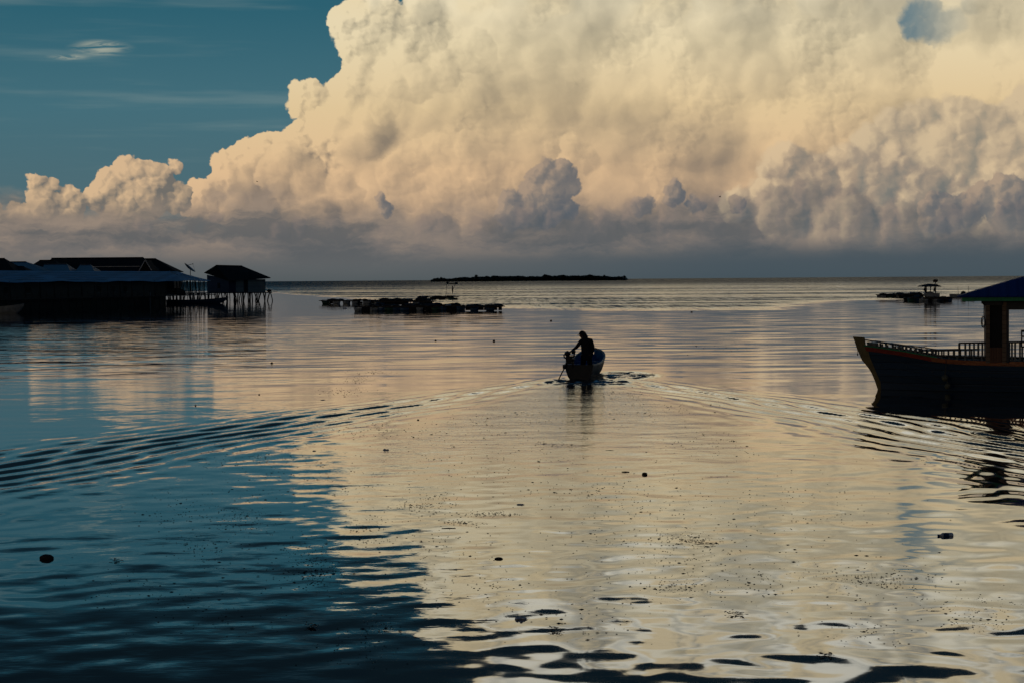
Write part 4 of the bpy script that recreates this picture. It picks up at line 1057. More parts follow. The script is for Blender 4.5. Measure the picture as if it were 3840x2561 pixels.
# ---- the hut at the end of the jetty
def build_hut():
    Y = 366.0; th = R(-33)
    # front-right corner C, front-left corner B, back-left corner A
    z0, ez = 1.62, C1(2125, 322, Y).z
    Cc = C1(2125, 420, Y); Bc = C1(1835, 420, Y - 3.0)
    root = empty('stilt_hut', (Bc.x, Bc.y, 0)); tag(root, 'dark roofed hut with pale board wall on splayed stilts at the end of the jetty', 'hut')
    f = Vector((Cc.x - Bc.x, Cc.y - Bc.y, 0)); W = f.length; f.normalize(); s = Vector((-f.y, f.x, 0))
    if s.y < 0: s = -s
    Ac = C1(1660, 420, Y + 4.5)
    sd = Vector((Ac.x - Bc.x, Ac.y - Bc.y, 0)); D = sd.length; s = sd.normalized()
    q = lambda a, b, z: f * a + s * b + Vector((0, 0, z))
    h = ez + 0.12
    pale0 = W * 0.19
    MB().slab([q(0, 0, z0), q(pale0, 0, z0), q(pale0, 0, h), q(0, 0, h)], -0.08).build('wall', 'wall_blue', root)
    MB().slab([q(pale0, 0, z0), q(pale0 + 1.5, 0, z0), q(pale0 + 1.5, 0, h), q(pale0, 0, h)], -0.08).build('wall', 'wall_pale', root)
    MB().slab([q(pale0 + 1.5, 0.05, z0), q(pale0 + 2.3, 0.05, z0), q(pale0 + 2.3, 0.05, h), q(pale0 + 1.5, 0.05, h)], -0.06).build('door', 'wall_dark', root)
    MB().slab([q(pale0 + 2.3, 0, z0), q(W, 0, z0), q(W, 0, h), q(pale0 + 2.3, 0, h)], -0.08).build('wall', 'wall_pale', root)
    MB().slab([q(W, 0, z0), q(W, D, z0), q(W, D, h), q(W, 0, h)], 0.08).build('wall', 'wall_dark', root)
    MB().slab([q(0, D, z0), q(W, D, z0), q(W, D, h), q(0, D, h)], 0.08).build('wall', 'wall_dark', root)
    MB().slab([q(0, 0, z0), q(0, D, z0), q(0, D, h + 0.9), q(0, 0, h)], 0.08).build('wall', 'wall_blue', root)
    MB().box(q(-0.02, D * .45, 2.9), (0.06, 1.0, 1.0), math.atan2(s.y, s.x) - math.pi / 2).build('window', 'door_dark', root)
    # roof: ridge and eaves placed from the outline
    E1 = C1(2168, 303, Y - .5) ; E2 = C1(1830, 326, Y - 4.2); E3 = C1(1636, 263, Y + 5); R1 = C1(1730, 205, Y + 1.0); R2 = C1(1940, 210, Y + 3)
    o = root.location
    E4 = q(W + .8, D + 1.0, (E1.z)) + o
    E5 = q(0, D + .8, E3.z) + o
    vs = [p - o for p in (E1, E2, E3, E5, E4, R1, R2)]
    dn = Vector((0, 0, -0.09)); n = len(vs)
    rf = MB().add(vs + [p + dn for p in vs], [(0, 6, 5, 1), (1, 5, 2), (2, 5, 3), (3, 5, 6, 4), (4, 6, 0), (7, 8, 12, 13), (8, 9, 12), (0, 1, 8, 7), (1, 2, 9, 8), (4, 0, 7, 11)])
    roof = rf.build('roof', 'dark_roof', root)
    MB().bar(vs[5] + Vector((0, 0, .03)), vs[6] + Vector((0, 0, .03)), 0.25, 0.08).build('ridge_cap', 'dark_roof', roof)
    MB().bar(vs[1] + Vector((0, -.03, -.06)), vs[0] + Vector((0, -.03, -.06)), 0.05, 0.16).build('eave_board', 'rail_dark', roof)
    # deck running back along the slatted end of the shed
    d = MB(); d.slab([q(-9.5, -0.9, z0 - .16), q(W + .9, -0.9, z0 - .16), q(W + .9, D + .6, z0 - .16), q(-9.5, D + .6, z0 - .16)], 0.15)
    d.build('deck', 'old_wood', root)
    MB().bar(q(W + .2, -.2, z0 + .02), q(W + 2.2, -.3, z0 + .06), 0.12, 0.06).build('projecting_plank', 'old_wood', root)
    MB().blob(q(W + .9, .2, z0 + .25), (.45, .3, .25), 10, 6, .15, rgl).build('rope_heap', 'net_black', root)
    pts = []
    for i in range(15):
        a = -9.2 + (W + 9.8) * i / 14
        for b in (-.7, D * .4, D * .9):
            pts.append(tuple((q(a + rgl.uniform(-.25, .25), b, 0) + o).to_2d()))
    stilts(root, pts, z0 - .1, 0.105, 0.55)
    pts = [tuple((q(a, -0.75, 0) + o).to_2d()) for a in (W - 4.5, W - 3.2, W - 2.4, W - 1.2, W - .3, W + .5)]
    stilts(root, pts, z0 - .1, 0.12, 0.8)
build_hut()

def build_dish():
    Y = 354.0; w = C1(1512, 262, Y)
    r = empty('satellite_dish', (w.x, Y, w.z - 0.6)); tag(r, 'mesh satellite dish tilted up beside the dark roofs, behind the blue shed roof', 'satellite dish')
    MB().tube([(0.3, 0, 0), (0.3, 0, 1.0)], 0.06, 8).box((0.3, 0.1, -0.02), (0.5, 0.5, 0.1)).build('mast', 'steel', r)
    MB().tube([(0.3, 0, -1.2), (0.3, 0, 0)], 0.06, 8).build('pole', 'old_wood', r)
    m = Matrix.Rotation(R(40), 3, 'Y') @ Matrix.Rotation(R(0), 3, 'X'); c = Vector((0.05, 0, 1.25))
    d = MB(); rows = []
    for i in range(7):
        rr = 1.25 * i / 6
        rows.append([c + m @ Vector((rr * math.cos(t) , rr * math.sin(t), 0.30 * (rr / 1.25) ** 2)) for t in [2 * math.pi * k / 24 for k in range(24)]])
    d.grid(rows, True); d.grid([[p + m @ Vector((0, 0, -.02)) for p in r_] for r_ in rows], True)
    d.build('dish', 'steel', r, True)
    f = c + m @ Vector((0, 0, 1.1)); a = MB()
    for t in (0, 2.1, 4.2): a.bar(c + m @ Vector((1.2 * math.cos(t), 1.2 * math.sin(t), .28)), f, 0.035)
    a.blob(f, 0.10, 8, 6); a.build('feed', 'steel', r)
build_dish()

def simple_boat(label, p, rz, Lb, half, bow, mid, mats, group=None, name='rowing_boat'):
    r = empty(name, (p[0], p[1], 0), rz); tag(r, label, 'boat', group)
    loft_boat(r, Lb, half, 0.72, bow, mid + 0.05, mid, mats, draft=0.12, bow_full=1.0, transom=0.45)
    for y in (0.25, 0.5, 0.72): MB().box((0, Lb * y, mid * .72), (half * 1.75, 0.2, 0.03)).build('thwart', mats[1], r)
    return r
a = C1(1838, 508, 331.0); b_ = C1(1335, 505, 331.0)
simple_boat('long low grey blue boat moored under the stilts of the end hut', (b_.x, 331.0), -R(90), (a.x - b_.x) * 0.97, 0.62, 1.05, 0.62, ('hull_navy', 'old_wood', 'rail_grey', 'hull_navy'))
a = on_water(94, 1176); simple_boat('white boat cut off by the left edge, in front of the long shed', (a.x - 6.4, a.y), -R(90), 6.2, 0.62, 1.15, 0.78, ('canoe_white', 'canoe_blue', 'canoe_white', 'canoe_white'))
gp = 'pale mooring posts standing in the water before the shed'
for i, (cx, cy, hh, lab) in enumerate(((262, 542, 1.7, 'pale mooring post nearest the white boat'), (1202, 520, 1.9, 'pale mooring post nearest the grey blue moored boat'))):
    p = on_water(cx / 2.1373, 900 + cy / 2.1373)
    o = MB().tube([(0, 0, -0.9), (0.02, 0, 0.5), (0.05, 0, hh)], 0.07, 8).build('mooring_post', 'white_trim', None, True); o.location = (p.x, p.y, 0)
    tag(o, lab, 'post', gp)
# ------------------------------------------------------------------ fish-farm rafts
rgr = random.Random(5)
def raft(label, view, x0, x1, ybot, top, depth=4.0, group=None, heaps=4, drums=None, pales=()):
    """floating frame: drums under beams, net poles and heaps on it. view = (source px origin x, y, zoom)"""
    ox, oy, zf = view
    sx = lambda cx: ox + cx / zf
    p0 = on_water(sx((x0 + x1) / 2), oy + ybot / zf)
    Y = p0.y; sc = Y / FPX / zf                          # metres per detail px
    W = (x1 - x0) * sc; H = (ybot - top) * sc
    r = empty('fish_raft', (p0.x, Y, 0)); tag(r, label, 'raft', group)
    dh = min(0.55, H * 0.62)
    X = lambda cx: (cx - (x0 + x1) / 2) * sc
    nd = int((drums or max(2, int(W / 1.9))) * 1.35)
    for k in range(nd):
        x = -W / 2 + W * (k + 0.3 + 0.25 * rgr.random()) / nd
        for y in (0.25, depth - 0.4):
            mt = rgr.choice(['float_blue', 'float_pale', 'float_green', 'net_black'])
            l = rgr.uniform(0.7, 1.25)
            MB().tube([(x - l / 2, y, dh * 0.36), (x - l / 2 + .03, y, dh * .38), (x + l / 2 - .03, y, dh * 0.38), (x + l / 2, y, dh * .36)], [dh * .44, dh * .5, dh * .5, dh * .44], 12).build('drum', mt, r, True)
    b = MB()
    for y in (0.0, 0.5, depth * .5, depth - .6, depth):
        zz = dh * .9
        n = 6; pts = [(-W / 2 + W * i / n, y, zz + rgr.uniform(-.04, .04)) for i in range(n + 1)]
        for a, c in zip(pts, pts[1:]): b.bar(a, c, 0.16, 0.09)
    x = -W / 2
    while x < W / 2:
        b.bar((x, -0.25, dh * .9 + .09), (x + rgr.uniform(-.2, .2), depth + .3, dh * .9 + .09), 0.14, 0.07); x += rgr.uniform(0.9, 1.7)
    b.bar((-W / 2 - .35, -.1, dh), (W / 2 + .35, -.05, dh + .03), 0.12, 0.10)
    b.build('beam', 'old_wood', r)
    x = -W / 2 + .2
    while x < W / 2 - .4:
        l = min(rgr.uniform(.8, 2.6), W / 2 - x); hh = dh * rgr.uniform(.5, .95)
        if rgr.random() < .75: MB().box((x + l / 2, .42, hh / 2 + rgr.uniform(0, .08)), (l, .06, hh)).build('side_board', 'net_black', r)
        x += l + rgr.uniform(0, .3)
    pk = MB(); x = -W / 2 + 0.3
    while x < W / 2 - .3:
        if rgr.random() < 0.7: pk.box((x, rgr.uniform(.3, depth - .3), dh * .9 + .17), (0.24, rgr.uniform(1, 2.5), 0.04), rgr.uniform(-.1, .1))
        x += 0.3
    pk.build('plank_walk', 'old_wood', r)
    hp = MB()
    for k in range(heaps * 2):
        x = rgr.uniform(-W / 2 + .6, W / 2 - .6); hh = max(0.12, H - dh) * rgr.uniform(.3, 0.95)
        hp.blob((x, rgr.uniform(.4, depth - .5), dh + hh * .25), (rgr.uniform(.35, .95), rgr.uniform(.5, .9), hh * .75), 12, 8, .5, rgr)
    if heaps: hp.build('net_heap', 'net_black', r)
    st = MB()
    for k in range(int(W / 1.6)):
        x = rgr.uniform(-W / 2, W / 2); st.tube([(x, 0, -.3), (x + rgr.uniform(-.1, .1), 0, dh + rgr.uniform(.1, .35))], 0.03, 5)
    st.build('stake', 'old_wood', r)
    for cx, cy, w, h in pales:
        MB().blob((X(cx), 0.2, (ybot - cy) * sc), (w * sc / 2, .3, h * sc / 2), 10, 6, .2, rgr).build('float_bag', 'bag_white', r)
    return r, X, sc
V2 = (1100, 980, 2.612); V4 = (3150, 1000, 2.529)
gf = 'fish farm rafts in the middle distance'
raft('leftmost raft of the middle group, a thin plank walk between two drums', V2, 272, 870, 418, 366, 3.0, gf, 4)
raft('middle raft carrying the bulkiest black net heaps, behind the long front raft', V2, 800, 1380, 432, 352, 5.0, gf, 9)
ra, RX, rsc = raft('farthest raft of the middle group, with the two marker poles standing on it', V2, 1228, 1608, 380, 336, 4.0, gf, 6, pales=[(1268, 344, 56, 16)])
raft('long front raft on pale and dark floats, nearest of the middle group', V2, 600, 1668, 488, 408, 5.0, gf, 12, drums=11, pales=[(650, 452, 62, 30), (855, 452, 50, 26), (1518, 438, 72, 16)])
raft('rightmost raft of the middle group with low covered nets', V2, 1668, 2044, 487, 422, 4.0, gf, 8)
# marker poles
gm = 'marker poles on the farthest middle raft'
p = at(1100 + 1493 / 2.612, 980 + 335 / 2.612, ra.location.y + 1)
Hs_ = lambda cy: at(1670, 980 + cy / 2.612, ra.location.y + 1).z
r1 = empty('marker_pole', (p.x, p.y, 0.4)); tag(r1, 'thin marker pole with a dark crosspiece on top, the left of the two', 'pole', gm)
zt = Hs_(212) - 0.4
MB().tube([(0, 0, 0), (0.12, 0, zt * .6), (0.22, 0, zt)], 0.035, 6).build('pole', 'old_wood', r1)
MB().blob((0.35, 0, zt - .05), (0.22, .12, .20), 8, 6, .3, rgr).bar((0.2, 0, zt - .15), (2.25, 0, zt - .22), 0.16, 0.16).blob((1.95, 0, zt - .1), (.35, .15, .16), 8, 6, .3, rgr).build('crosspiece', 'net_black', r1)
p = at(1100 + 1549 / 2.612, 980 + 335 / 2.612, ra.location.y + 1)
r2 = empty('marker_pole', (p.x, p.y, 0.4)); tag(r2, 'leaning marker pole with a furled dark flag, the right of the two', 'pole', gm)
zt = Hs_(200) - 0.4
MB().tube([(0, 0, 0), (0.3, 0, zt * .5), (0.95, 0, zt)], 0.032, 6).build('pole', 'old_wood', r2)
zf_ = Hs_(280) - .4
MB().blob((0.22, 0, zf_), (0.13, .07, .75), 8, 6, .25, rgr).build('flag', 'net_black', r2)

# ---- the right-hand raft with its little canopy
gr_ = 'rafts of the right hand fish farm'
raft('low raft on stubby floats left of the canopy raft', V4, 380, 700, 297, 252, 4.0, gr_, 3, drums=4)
raft('middle raft of the right hand group with black net heaps and a pale box', V4, 555, 820, 300, 246, 5.0, gr_, 7, pales=[(678, 246, 34, 12)])
rc, CX, csc = raft('raft with a small thatched canopy on four thin posts', V4, 668, 1062, 330, 282, 5.0, gr_, 6, drums=7, pales=[(785, 305, 30, 26)])
rz_ = lambda cy: (330 - cy) * csc
for cx, y in ((826, 0.6), (843, 2.6), (893, 2.6), (914, 0.6)):
    MB().tube([(CX(cx), y, 0.4), (CX(cx) + .03, y, rz_(188))], 0.075, 6).build('canopy_post', 'old_wood', rc)
c = MB()
zr, ze = rz_(170), rz_(192)
c.slab([(CX(782), -.2, ze), (CX(960), -.2, ze - .03), (CX(925), 1.6, zr - .05), (CX(858), 1.6, zr)], 0.09)
c.slab([(CX(858), 1.6, zr), (CX(925), 1.6, zr - .05), (CX(960), 3.4, ze - .03), (CX(782), 3.4, ze)], 0.09)
c.poly([(CX(782), -.2, ze), (CX(858), 1.6, zr), (CX(782), 3.4, ze)], (.05, 0, 0))
for k in range(9): c.bar((CX(775 + k * 22), -.45 + .0, ze - .05), (CX(800 + k * 17), 1.6, zr + .03), 0.06, 0.05)
c.build('canopy_roof', 'net_black', rc)
MB().tube([(CX(914), .6, rz_(188)), (CX(913), .6, rz_(140))], 0.06, 6).box((CX(913), .6, rz_(138)), (0.62, .3, .42)).build('mast', 'old_wood', rc, bevel=0.02)
MB().blob((CX(860), .8, rz_(268)), (.9, .5, .45), 10, 6, .2, rgr).box((CX(890), .8, rz_(270)), (1.9, .9, .5)).build('cabin_box', 'float_pale', rc)
for nm, cx, y in (('flag', 800, -.3), ('flag', 893, -.3)):
    zz = rz_(216)
    q0 = Vector((CX(cx), y, zz))
    f = MB().poly([q0 + Vector(v) for v in ((0, 0, .42), (-.16, 0, -.05), (-.5, 0, .12) if cx < 850 else (-.2, 0, -.35), (-.1, 0, -.25), (.18, 0, -.5), (.22, 0, -.1), (.1, 0, .1))], (0, .03, 0)).build('flag', 'net_black', rc)
# skiff beyond
p = on_water(3150 + 1185 / 2.529, 1000 + 292 / 2.529)
sk = simple_boat('little pale skiff with dark gear aboard, just left of the blue boat roof', (p.x - 2.6, p.y), -R(90), 4.2, 0.5, 0.75, 0.5, ('float_pale', 'old_wood', 'rail_grey', 'float_pale'))
gear = MB().blob((0, 0, .25), (.42, .8, .45), 10, 7, .25, rgr).build('gear_heap', 'net_black', None); gear.location = (p.x - 0.3, p.y, .35); tag(gear, 'dark heap of gear piled in the little pale skiff', 'gear')
for dx, hh, lab in ((-1.15, 1.55, 'left thin upright pole on the little pale skiff'), (0.55, 1.6, 'right thin upright pole on the little pale skiff')):
    o = MB().tube([(0, 0, 0), (.05 * (-1 if dx < 0 else 1), 0, hh)], 0.035, 6).build('pole', 'old_wood', None); o.location = (p.x + dx, p.y, .3); tag(o, lab, 'pole', 'thin poles on the pale skiff')

# ------------------------------------------------------------------ the island on the horizon
def build_island():
    Yi = 4300.0; ri = random.Random(9)
    V5 = lambda cx: 1550 + cx / 2.612
    p0, p1 = at(V5(200), 1050, Yi), at(V5(2075), 1045, Yi)
    W = p1.x - p0.x; cxx = (p0.x + p1.x) / 2
    m = MB(); n = 60; rows = []
    for j, (f, z) in enumerate(((1.0, -1), (0.985, 0.25), (0.96, 0.9), (0.6, 1.6), (0.0, 2.0))):
        rows.append([(W / 2 * f * math.cos(t) * (1 + .015 * math.sin(5 * t)), 90 * f * math.sin(t) * (1 + .05 * math.sin(3 * t)), z) for t in [2 * math.pi * k / n for k in range(n)]])
    m.grid(rows, True); isl = m.build('island', 'sand', None, True); isl.location = (cxx, Yi, 0); tag(isl, kind='structure')
    # outline of the wood, px above the shore line in the detail view
    prof = [(200, 12), (215, 30), (235, 34), (255, 28), (290, 34), (310, 26), (380, 26), (420, 32), (500, 36), (540, 38), (560, 30), (610, 44), (640, 38), (700, 38), (730, 46), (760, 40), (800, 48), (830, 42), (870, 42), (980, 42), (1060, 44), (1150, 38), (1260, 40), (1290, 50), (1350, 44), (1420, 42), (1460, 52), (1500, 42), (1590, 44), (1640, 40), (1700, 46), (1740, 48), (1780, 40), (1880, 40), (1960, 30), (2010, 34), (2030, 24), (2055, 14)]
    k = Yi / FPX / 2.612
    def ht(cx):
        for (a, b), (c, d) in zip(prof, prof[1:]):
            if cx <= c: return (b + (d - b) * (cx - a) / (c - a)) * k
        return 6
    vs, fs = [], []
    def leaf(c, r):
        a = ri.uniform(0, 6.28); e = ri.uniform(-1, 1)
        u = Vector((math.cos(a), math.sin(a), e * .5)).normalized() * r; w_ = u.cross(Vector((ri.uniform(-1, 1), ri.uniform(-1, 1), 1))).normalized() * r * .8
        o = len(vs); vs.extend([c + u, c + w_, c - u, c - w_]); fs.append((o, o + 1, o + 2, o + 3))
    cx = 200.0
    while cx < 2062:
        h = ht(cx) * ri.uniform(.92, 1.22)
        x = (at(V5(cx), 1050, Yi)).x - cxx
        for row in range(3):
            y = -70 + row * 45 + ri.uniform(-12, 12)
            hr = h * (1.0 if row < 2 else 1.03); r = ri.uniform(3.2, 6.5)
            cz = hr - r * .75
            for q in range(42):
                v = Vector((ri.gauss(0, 1), ri.gauss(0, 1), ri.gauss(0, 1))).normalized() * r * ri.uniform(.55, 1)
                leaf(Vector((x + v.x, y + v.y, max(1.0, cz + v.z * .8))), ri.uniform(.7, 1.5))
            for q in range(26):
                leaf(Vector((x + ri.uniform(-6, 6), y + ri.uniform(-6, 6), ri.uniform(0.8, max(2, cz)))), ri.uniform(1.2, 2.4))
        cx += 4.6
    wood = mesh_np('woodland', np.array([tuple(v) for v in vs]), np.array(fs), M['far_tree']); wood.location = (cxx, Yi, 0)
    tag(wood, kind='stuff')
    # taller trees that stand clear of the rest
    spots = [(622, 70, 13, 'tall round tree rising from the left third of the far island'), (288, 46, 9, 'small tree standing up near the left tip of the far island'), (726, 58, 14, 'broad domed tree right of the tall round one on the far island'),
             (795, 62, 15, 'bushy twin topped tree left of the island middle'), (1290, 70, 13, 'tall crown just right of the middle of the far island'), (1458, 64, 16, 'broad crown on the right half of the far island'),
             (1592, 52, 15, 'low wide crown on the right half of the far island'), (1722, 68, 15, 'highest crown of the right part of the far island'), (1854, 56, 8, 'slim tree top near the right end of the far island'),
             (2018, 44, 11, 'bushy tree just inside the right tip of the far island'), (2070, 52, 12, 'lone tree on the right tip of the far island')]
    for cx, hp_, w_, lab in spots:
        x = at(V5(cx), 1050, Yi).x; h = hp_ * k * 0.93; y = Yi - 78 if cx < 2060 else Yi - 5
        t = empty('island_tree', (x, y, 1.0)); tag(t, lab, 'tree', 'trees standing clear on the far island')
        tr = MB().tube([(0, 0, -1), (.3, 0, h * .4), (0, 0, h * .7)], 0.55, 6, r2=.25)
        for a in range(4): tr.tube([(0.2, 0, h * (.35 + a * .07)), (w_ * .3 * math.cos(a * 1.7) * k * 2.0, w_ * .3 * math.sin(a * 1.7) * k, h * (.6 + .07 * a))], 0.22, 5, r2=.1)
        tr.build('trunk', 'far_trunk', t)
        vs, fs = [], []
        rad = w_ * k * 1.25
        for cl in range(7):
            cc = Vector((ri.uniform(-.6, .6) * rad, ri.uniform(-.6, .6) * rad, h - rad * ri.uniform(.7, 1.9)))
            for q in range(60):
                v = Vector((ri.gauss(0, 1), ri.gauss(0, 1), ri.gauss(0, .8))).normalized() * rad * .6 * ri.uniform(.4, 1)
                leaf(cc + v, ri.uniform(.5, 1.0))
        cr = mesh_np('crown', np.array([tuple(v) for v in vs]), np.array(fs), M['far_tree']); cr.parent = t
build_island()
# ------------------------------------------------------------------ birds, and things adrift
def full(x, y): return x / 2351 * 3840, y / 1568 * 2561
def bird(label, x, y, span_px, Y, bank):
    px, py = full(x, y); p = at(px, py, Y); s = span_px / 2351 * 3840 / FPX * Y
    k = s / 2; b = MB()
    b.blob((0, 0, 0), (k * .18, k * .34, k * .16), 10, 8)
    b.tube([(0, k * .25, .0), (0, k * .5, k * .03)], k * .09, 8, r2=k * .03)
    b.poly([(-k * .05, -k * .28, 0), (k * .05, -k * .28, 0), (k * .13, -k * .62, 0), (-k * .13, -k * .62, 0)], (0, 0, k * .02))
    for sd in (-1, 1):
        rows = []
        for t in range(6):
            u = t / 5; xx = sd * k * (0.08 + .92 * u); z = k * (.38 * math.sin(min(1, u * 2) * 1.57) - .30 * max(0, u - .45)); c = k * (.30 * (1 - u) ** .6 + .02)
            rows.append([(xx, k * .12 - c * v - k * .25 * u * u, z + k * .02 * (v > 0)) for v in (0, .5, 1)])
        b.grid(rows); b.grid([[(p_[0], p_[1], p_[2] - k * .03) for p_ in r_] for r_ in rows])
    o = b.build('bird', 'feather', None, True); o.location = p; o.rotation_euler = (R(8), bank, R(70)); tag(o, label, 'bird', 'birds flying before the clouds')
bird('tiny dark bird gliding in front of the left flank of the big cloud', 590, 418, 8, 150, R(6))
bird('dark bird with bent wings right of the grey cloud tower', 1653, 453, 11, 130, R(-14))

rs = random.Random(44)
def drift(name, label, cat, x, y, build, rz=0.0, group=None):
    px, py = full(x, y); p = on_water(px, py); o = build(p.y / FPX / 0.6122); o.name = name
    o.location = (p.x, p.y, 0.0); o.rotation_euler = (0, 0, rz); return tag(o, label, cat, group)
def lump(w, h, mat, jit=.18, asp=.8):
    return lambda k: MB().blob((0, 0, h * k * .10), (w * k / 2, w * k / 2 * asp, h * k * .5), 16, 10, jit, rs).build('lump', mat, None, True)
def bagm(w, mat='bag_white', h=.35):
    def f(k):
        m = MB(); W = w * k
        for i in range(5):
            m.blob((rs.uniform(-.3, .3) * W, rs.uniform(-.1, .1) * W, W * h * .08), (W * rs.uniform(.14, .28), W * rs.uniform(.12, .2), W * h * rs.uniform(.2, .5)), 12, 8, .4, rs, mtx=Matrix.Rotation(rs.uniform(-.5, .5), 3, 'Z'))
        m.blob((0, 0, W * h * .08), (W * .46, W * .16, W * h * .16), 14, 6, .3, rs)
        return m.build('bag', mat, None, True)
    return f
def stickm(l, mat='leaf_brown'):
    return lambda k: MB().tube([(-l * k / 2, 0, .0), (0, .02, .004), (l * k / 2, -.01, .0)], .010, 6).build('stick', mat, None, True)
def clumpm(w, n=26, mat='leaf_brown'):
    def f(k):
        m = MB(); W = w * k
        for i in range(n):
            c = Vector((rs.gauss(0, .26) * W, rs.gauss(0, .18) * W, rs.uniform(0, .035))); a = rs.uniform(0, 6.28); l = rs.uniform(.018, .045)
            d = Vector((math.cos(a), math.sin(a), rs.uniform(-.02, .14))) * l; s_ = Vector((-math.sin(a), math.cos(a), rs.uniform(-.3, .3))) * l * .35
            m.add([c - d, c + s_, c + d, c - s_], [(0, 1, 2, 3)])
        return m.build('clump', mat)
    return f
gl_ = 'rubbish and weed drifting on the water'
DR = [('coconut', 'large dark husk floating near the lower left edge', 'coconut', 107, 1282, lump(33, 17, 'husk')),
      ('plastic_bag', 'crumpled bag riding the left wake crests', 'bag', 410, 1024, bagm(14)),
      ('plastic_cup', 'small white cup like scrap left of the pale water, above the dark bottom left', 'cup', 886, 1033, bagm(17)),
      ('foam_scrap', 'pale scrap of foam just above the left wake', 'foam', 742, 918, bagm(14, h=.2)),
      ('coconut', 'small dark husk drifting left of the boat and above the wake', 'coconut', 624, 834, lump(6.1, 4.9, 'husk')),
      ('coconut', 'small dark husk sitting in the left wake lines', 'coconut', 770, 949, lump(6.1, 3.5, 'husk')),
      ('coconut', 'dark husk alone just under the left wake, nearer the boat', 'coconut', 960, 964, lump(5.4, 3.5, 'husk')),
      ('bottle_piece', 'tiny dark scrap left of the boat, level with the man', 'scrap', 1000, 783, lump(4.1, 3.5, 'husk')),
      ('bottle_piece', 'tiny two lobed dark scrap between the front raft and the boat', 'scrap', 1134, 783, lump(5.4, 4.2, 'husk', .5)),
      ('buoy', 'small dark float straight above the man and a little left', 'buoy', 1265, 737, lump(4.8, 4.2, 'husk', .1)),
      ('foam_block', 'white foam piece left of the long front raft', 'foam', 792, 709, bagm(12, h=.4)),
      ('buoy', 'dark float on the flat water right of the boat and far off', 'buoy', 1588, 717, lump(4.8, 2.8, 'husk', .3)),
      ('coconut', 'round dark husk in the pale water below the boat to the right', 'coconut', 1480, 1088, lump(13, 7, 'husk', .1)),
      ('driftwood', 'short stick just left of the round dark husk', 'stick', 1436, 1083, stickm(18)),
      ('foam_scrap', 'flat pale scrap in the middle of the pale water', 'foam', 1195, 1158, bagm(20, h=.18)),
      ('driftwood', 'straight dark stick left of the middle of the pale water', 'stick', 1030, 1213, stickm(32)),
      ('coconut', 'oval dark husk in the lower middle of the pale water', 'coconut', 1145, 1283, lump(20, 8, 'husk', .06)),
      ('plastic_bag', 'white and blue crumpled bag floating near the bottom middle', 'bag', 1197, 1420, bagm(34)),
      ('leaf_clump', 'dark clump of leaves with ripples round it, beside the crumpled bag at the bottom', 'leaves', 1275, 1447, clumpm(38, 40)),
      ('leaf_clump', 'thin mat of dark weed right of the clump of leaves at the bottom', 'leaves', 1690, 1410, clumpm(44, 34)),
      ('leaf_clump', 'dark weed near the bottom right with a leaf standing up', 'leaves', 1898, 1506, clumpm(42, 26)),
      ('driftwood', 'thin stick in the lower right of the pale water', 'stick', 1400, 1034, stickm(20)),
      ('plastic_bag', 'pale scrap in the dark water beneath the left wake', 'bag', 722, 1035, bagm(9)),
      ('leaf_clump', 'brown weed mat in the dark water at the lower left', 'leaves', 265, 1288, clumpm(34, 26)),
      ('leaf_clump', 'small brown weed mat low in the middle of the dark water', 'leaves', 715, 1438, clumpm(30, 22)),
      ('leaf_clump', 'loose weed on the pale water above the middle right', 'leaves', 1625, 1250, clumpm(40, 30)),
      ('coconut', 'tiny husk in the pale patch at the far left of the water', 'coconut', 595, 906, lump(4.1, 3.5, 'husk')),
      ('coconut', 'tiny husk in the dark water left of the wake', 'coconut', 449, 931, lump(4.1, 4.2, 'husk'))]
for nm, lab, cat, x, y, b in DR: drift(nm, lab, cat, x, y, b, rs.uniform(-.5, .5), gl_)
# the drinks bottle at lower right
px, py = full(2172, 1230); p = on_water(px, py)
bt = empty('plastic_bottle', (p.x, p.y, 0.012), R(12)); tag(bt, 'clear plastic drinks bottle with a blue label floating at the lower right', 'bottle', gl_)
MB().tube([(-.10, 0, .0), (-.085, 0, .0), (-.06, 0, 0), (.0, 0, .0), (.09, 0, 0), (.10, 0, 0)], [.012, .014, .032, .034, .034, .026], 18).build('body', 'clear_plastic', bt, True)
MB().tube([(-.052, 0, 0), (-.01, 0, 0), (.03, 0, 0)], .0355, 18, caps=False).build('label', 'label_blue', bt, True)
MB().tube([(-.122, 0, 0), (-.10, 0, 0)], .016, 14).build('cap', 'label_blue', bt)

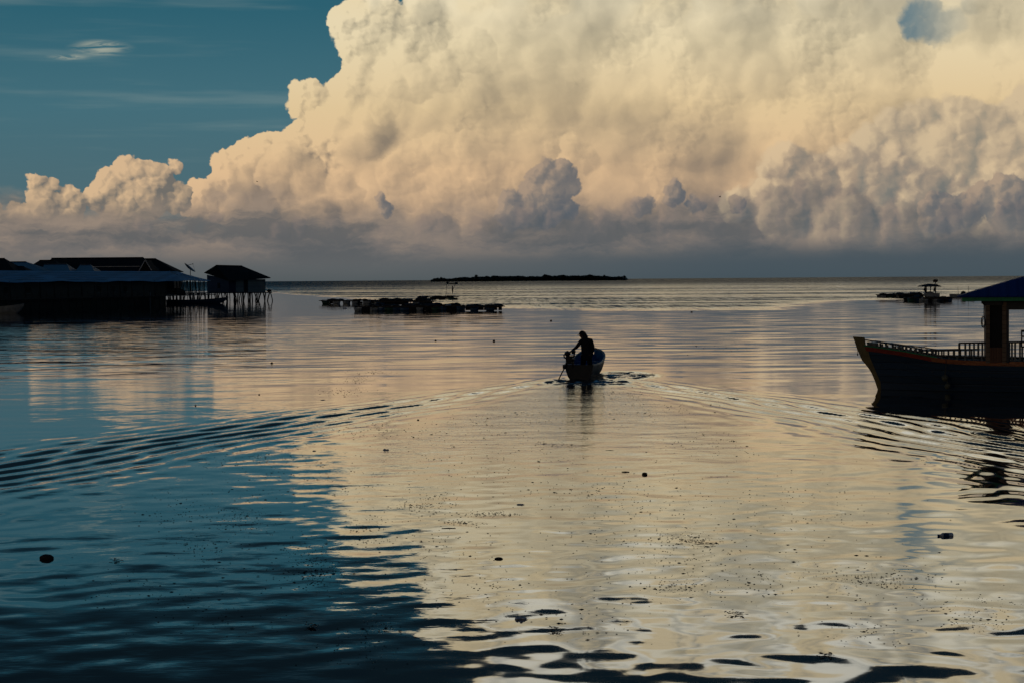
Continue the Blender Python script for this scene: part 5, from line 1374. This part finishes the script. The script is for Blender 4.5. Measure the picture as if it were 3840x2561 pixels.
# fine scum: thousands of bits, in drifting lines and patches
def build_scum():
    r = random.Random(12); vs, fs = [], []
    CL = [(730, 1300, 60, 45, 60), (720, 1325, 35, 20, 22), (680, 1290, 90, 80, 60), (850, 1215, 70, 40, 60), (960, 1165, 50, 20, 40), (1000, 1150, 60, 25, 30), (560, 1190, 90, 40, 60), (430, 1170, 120, 40, 60), (470, 1255, 110, 60, 60),
          (870, 1440, 60, 30, 20), (700, 1110, 200, 60, 90), (620, 1060, 160, 35, 90), (820, 980, 180, 40, 110), (560, 1030, 180, 30, 60), (780, 900, 60, 10, 40), (820, 870, 40, 12, 40), (860, 855, 50, 8, 24),
          (1000, 1240, 140, 70, 60), (1120, 1180, 70, 6, 40), (1060, 1200, 50, 7, 24), (1270, 1022, 60, 14, 30), (1500, 940, 140, 30, 60), (1420, 905, 70, 22, 46), (1340, 900, 60, 20, 40), (1580, 1240, 70, 22, 60), (1620, 1020, 150, 40, 60),
          (1400, 1130, 260, 60, 110), (1500, 1230, 260, 80, 130), (1700, 1330, 330, 70, 120), (1850, 1150, 240, 90, 70), (2050, 1330, 160, 60, 60), (2230, 1390, 110, 22, 60), (2000, 1330, 90, 18, 40), (1300, 1400, 260, 80, 60), (1100, 1340, 160, 60, 40), (2250, 1430, 90, 20, 40), (1980, 1450, 150, 40, 30),
          (2160, 1055, 120, 10, 20), (1660, 800, 120, 14, 20), (1100, 1050, 250, 90, 120), (1200, 960, 200, 40, 90), (300, 1350, 150, 60, 30), (500, 1400, 200, 60, 40), (800, 1500, 140, 40, 24), (1560, 1350, 80, 26, 40), (2080, 915, 60, 8, 8)]
    for (x, y, sx, sy, n) in CL:
        for _ in range(int(n * 2.4)):
            a, b = x + r.gauss(0, .5) * sx, y + r.gauss(0, .5) * sy
            if b < 700 or b > 1600: continue
            p = on_water(*full(a, b)); s_ = r.uniform(.005, .015) * (r.random() < .93 or 2.0) * (0.8 + p.y / 60)
            nn = 5; rot = r.uniform(0, 6.28); asp = r.uniform(.35, 1)
            base = len(vs); c = Vector((p.x, p.y, r.uniform(.001, .004))); ang = r.uniform(-.6, .6)
            for i in range(nn):
                t = rot + 6.283 * i / nn; q = s_ * r.uniform(.7, 1.2)
                dx, dy = q * math.cos(t), q * asp * math.sin(t)
                vs.append((c.x + dx * math.cos(ang) - dy * math.sin(ang), c.y + dx * math.sin(ang) + dy * math.cos(ang), c.z - .002))
            vs.append((c.x, c.y, c.z + s_ * .22))
            fs += [(base + i, base + (i + 1) % nn, base + nn) for i in range(nn)]
    o = mesh_np('floating_scum', np.array(vs), np.array(fs), M['bit']); tag(o, kind='stuff')
build_scum()
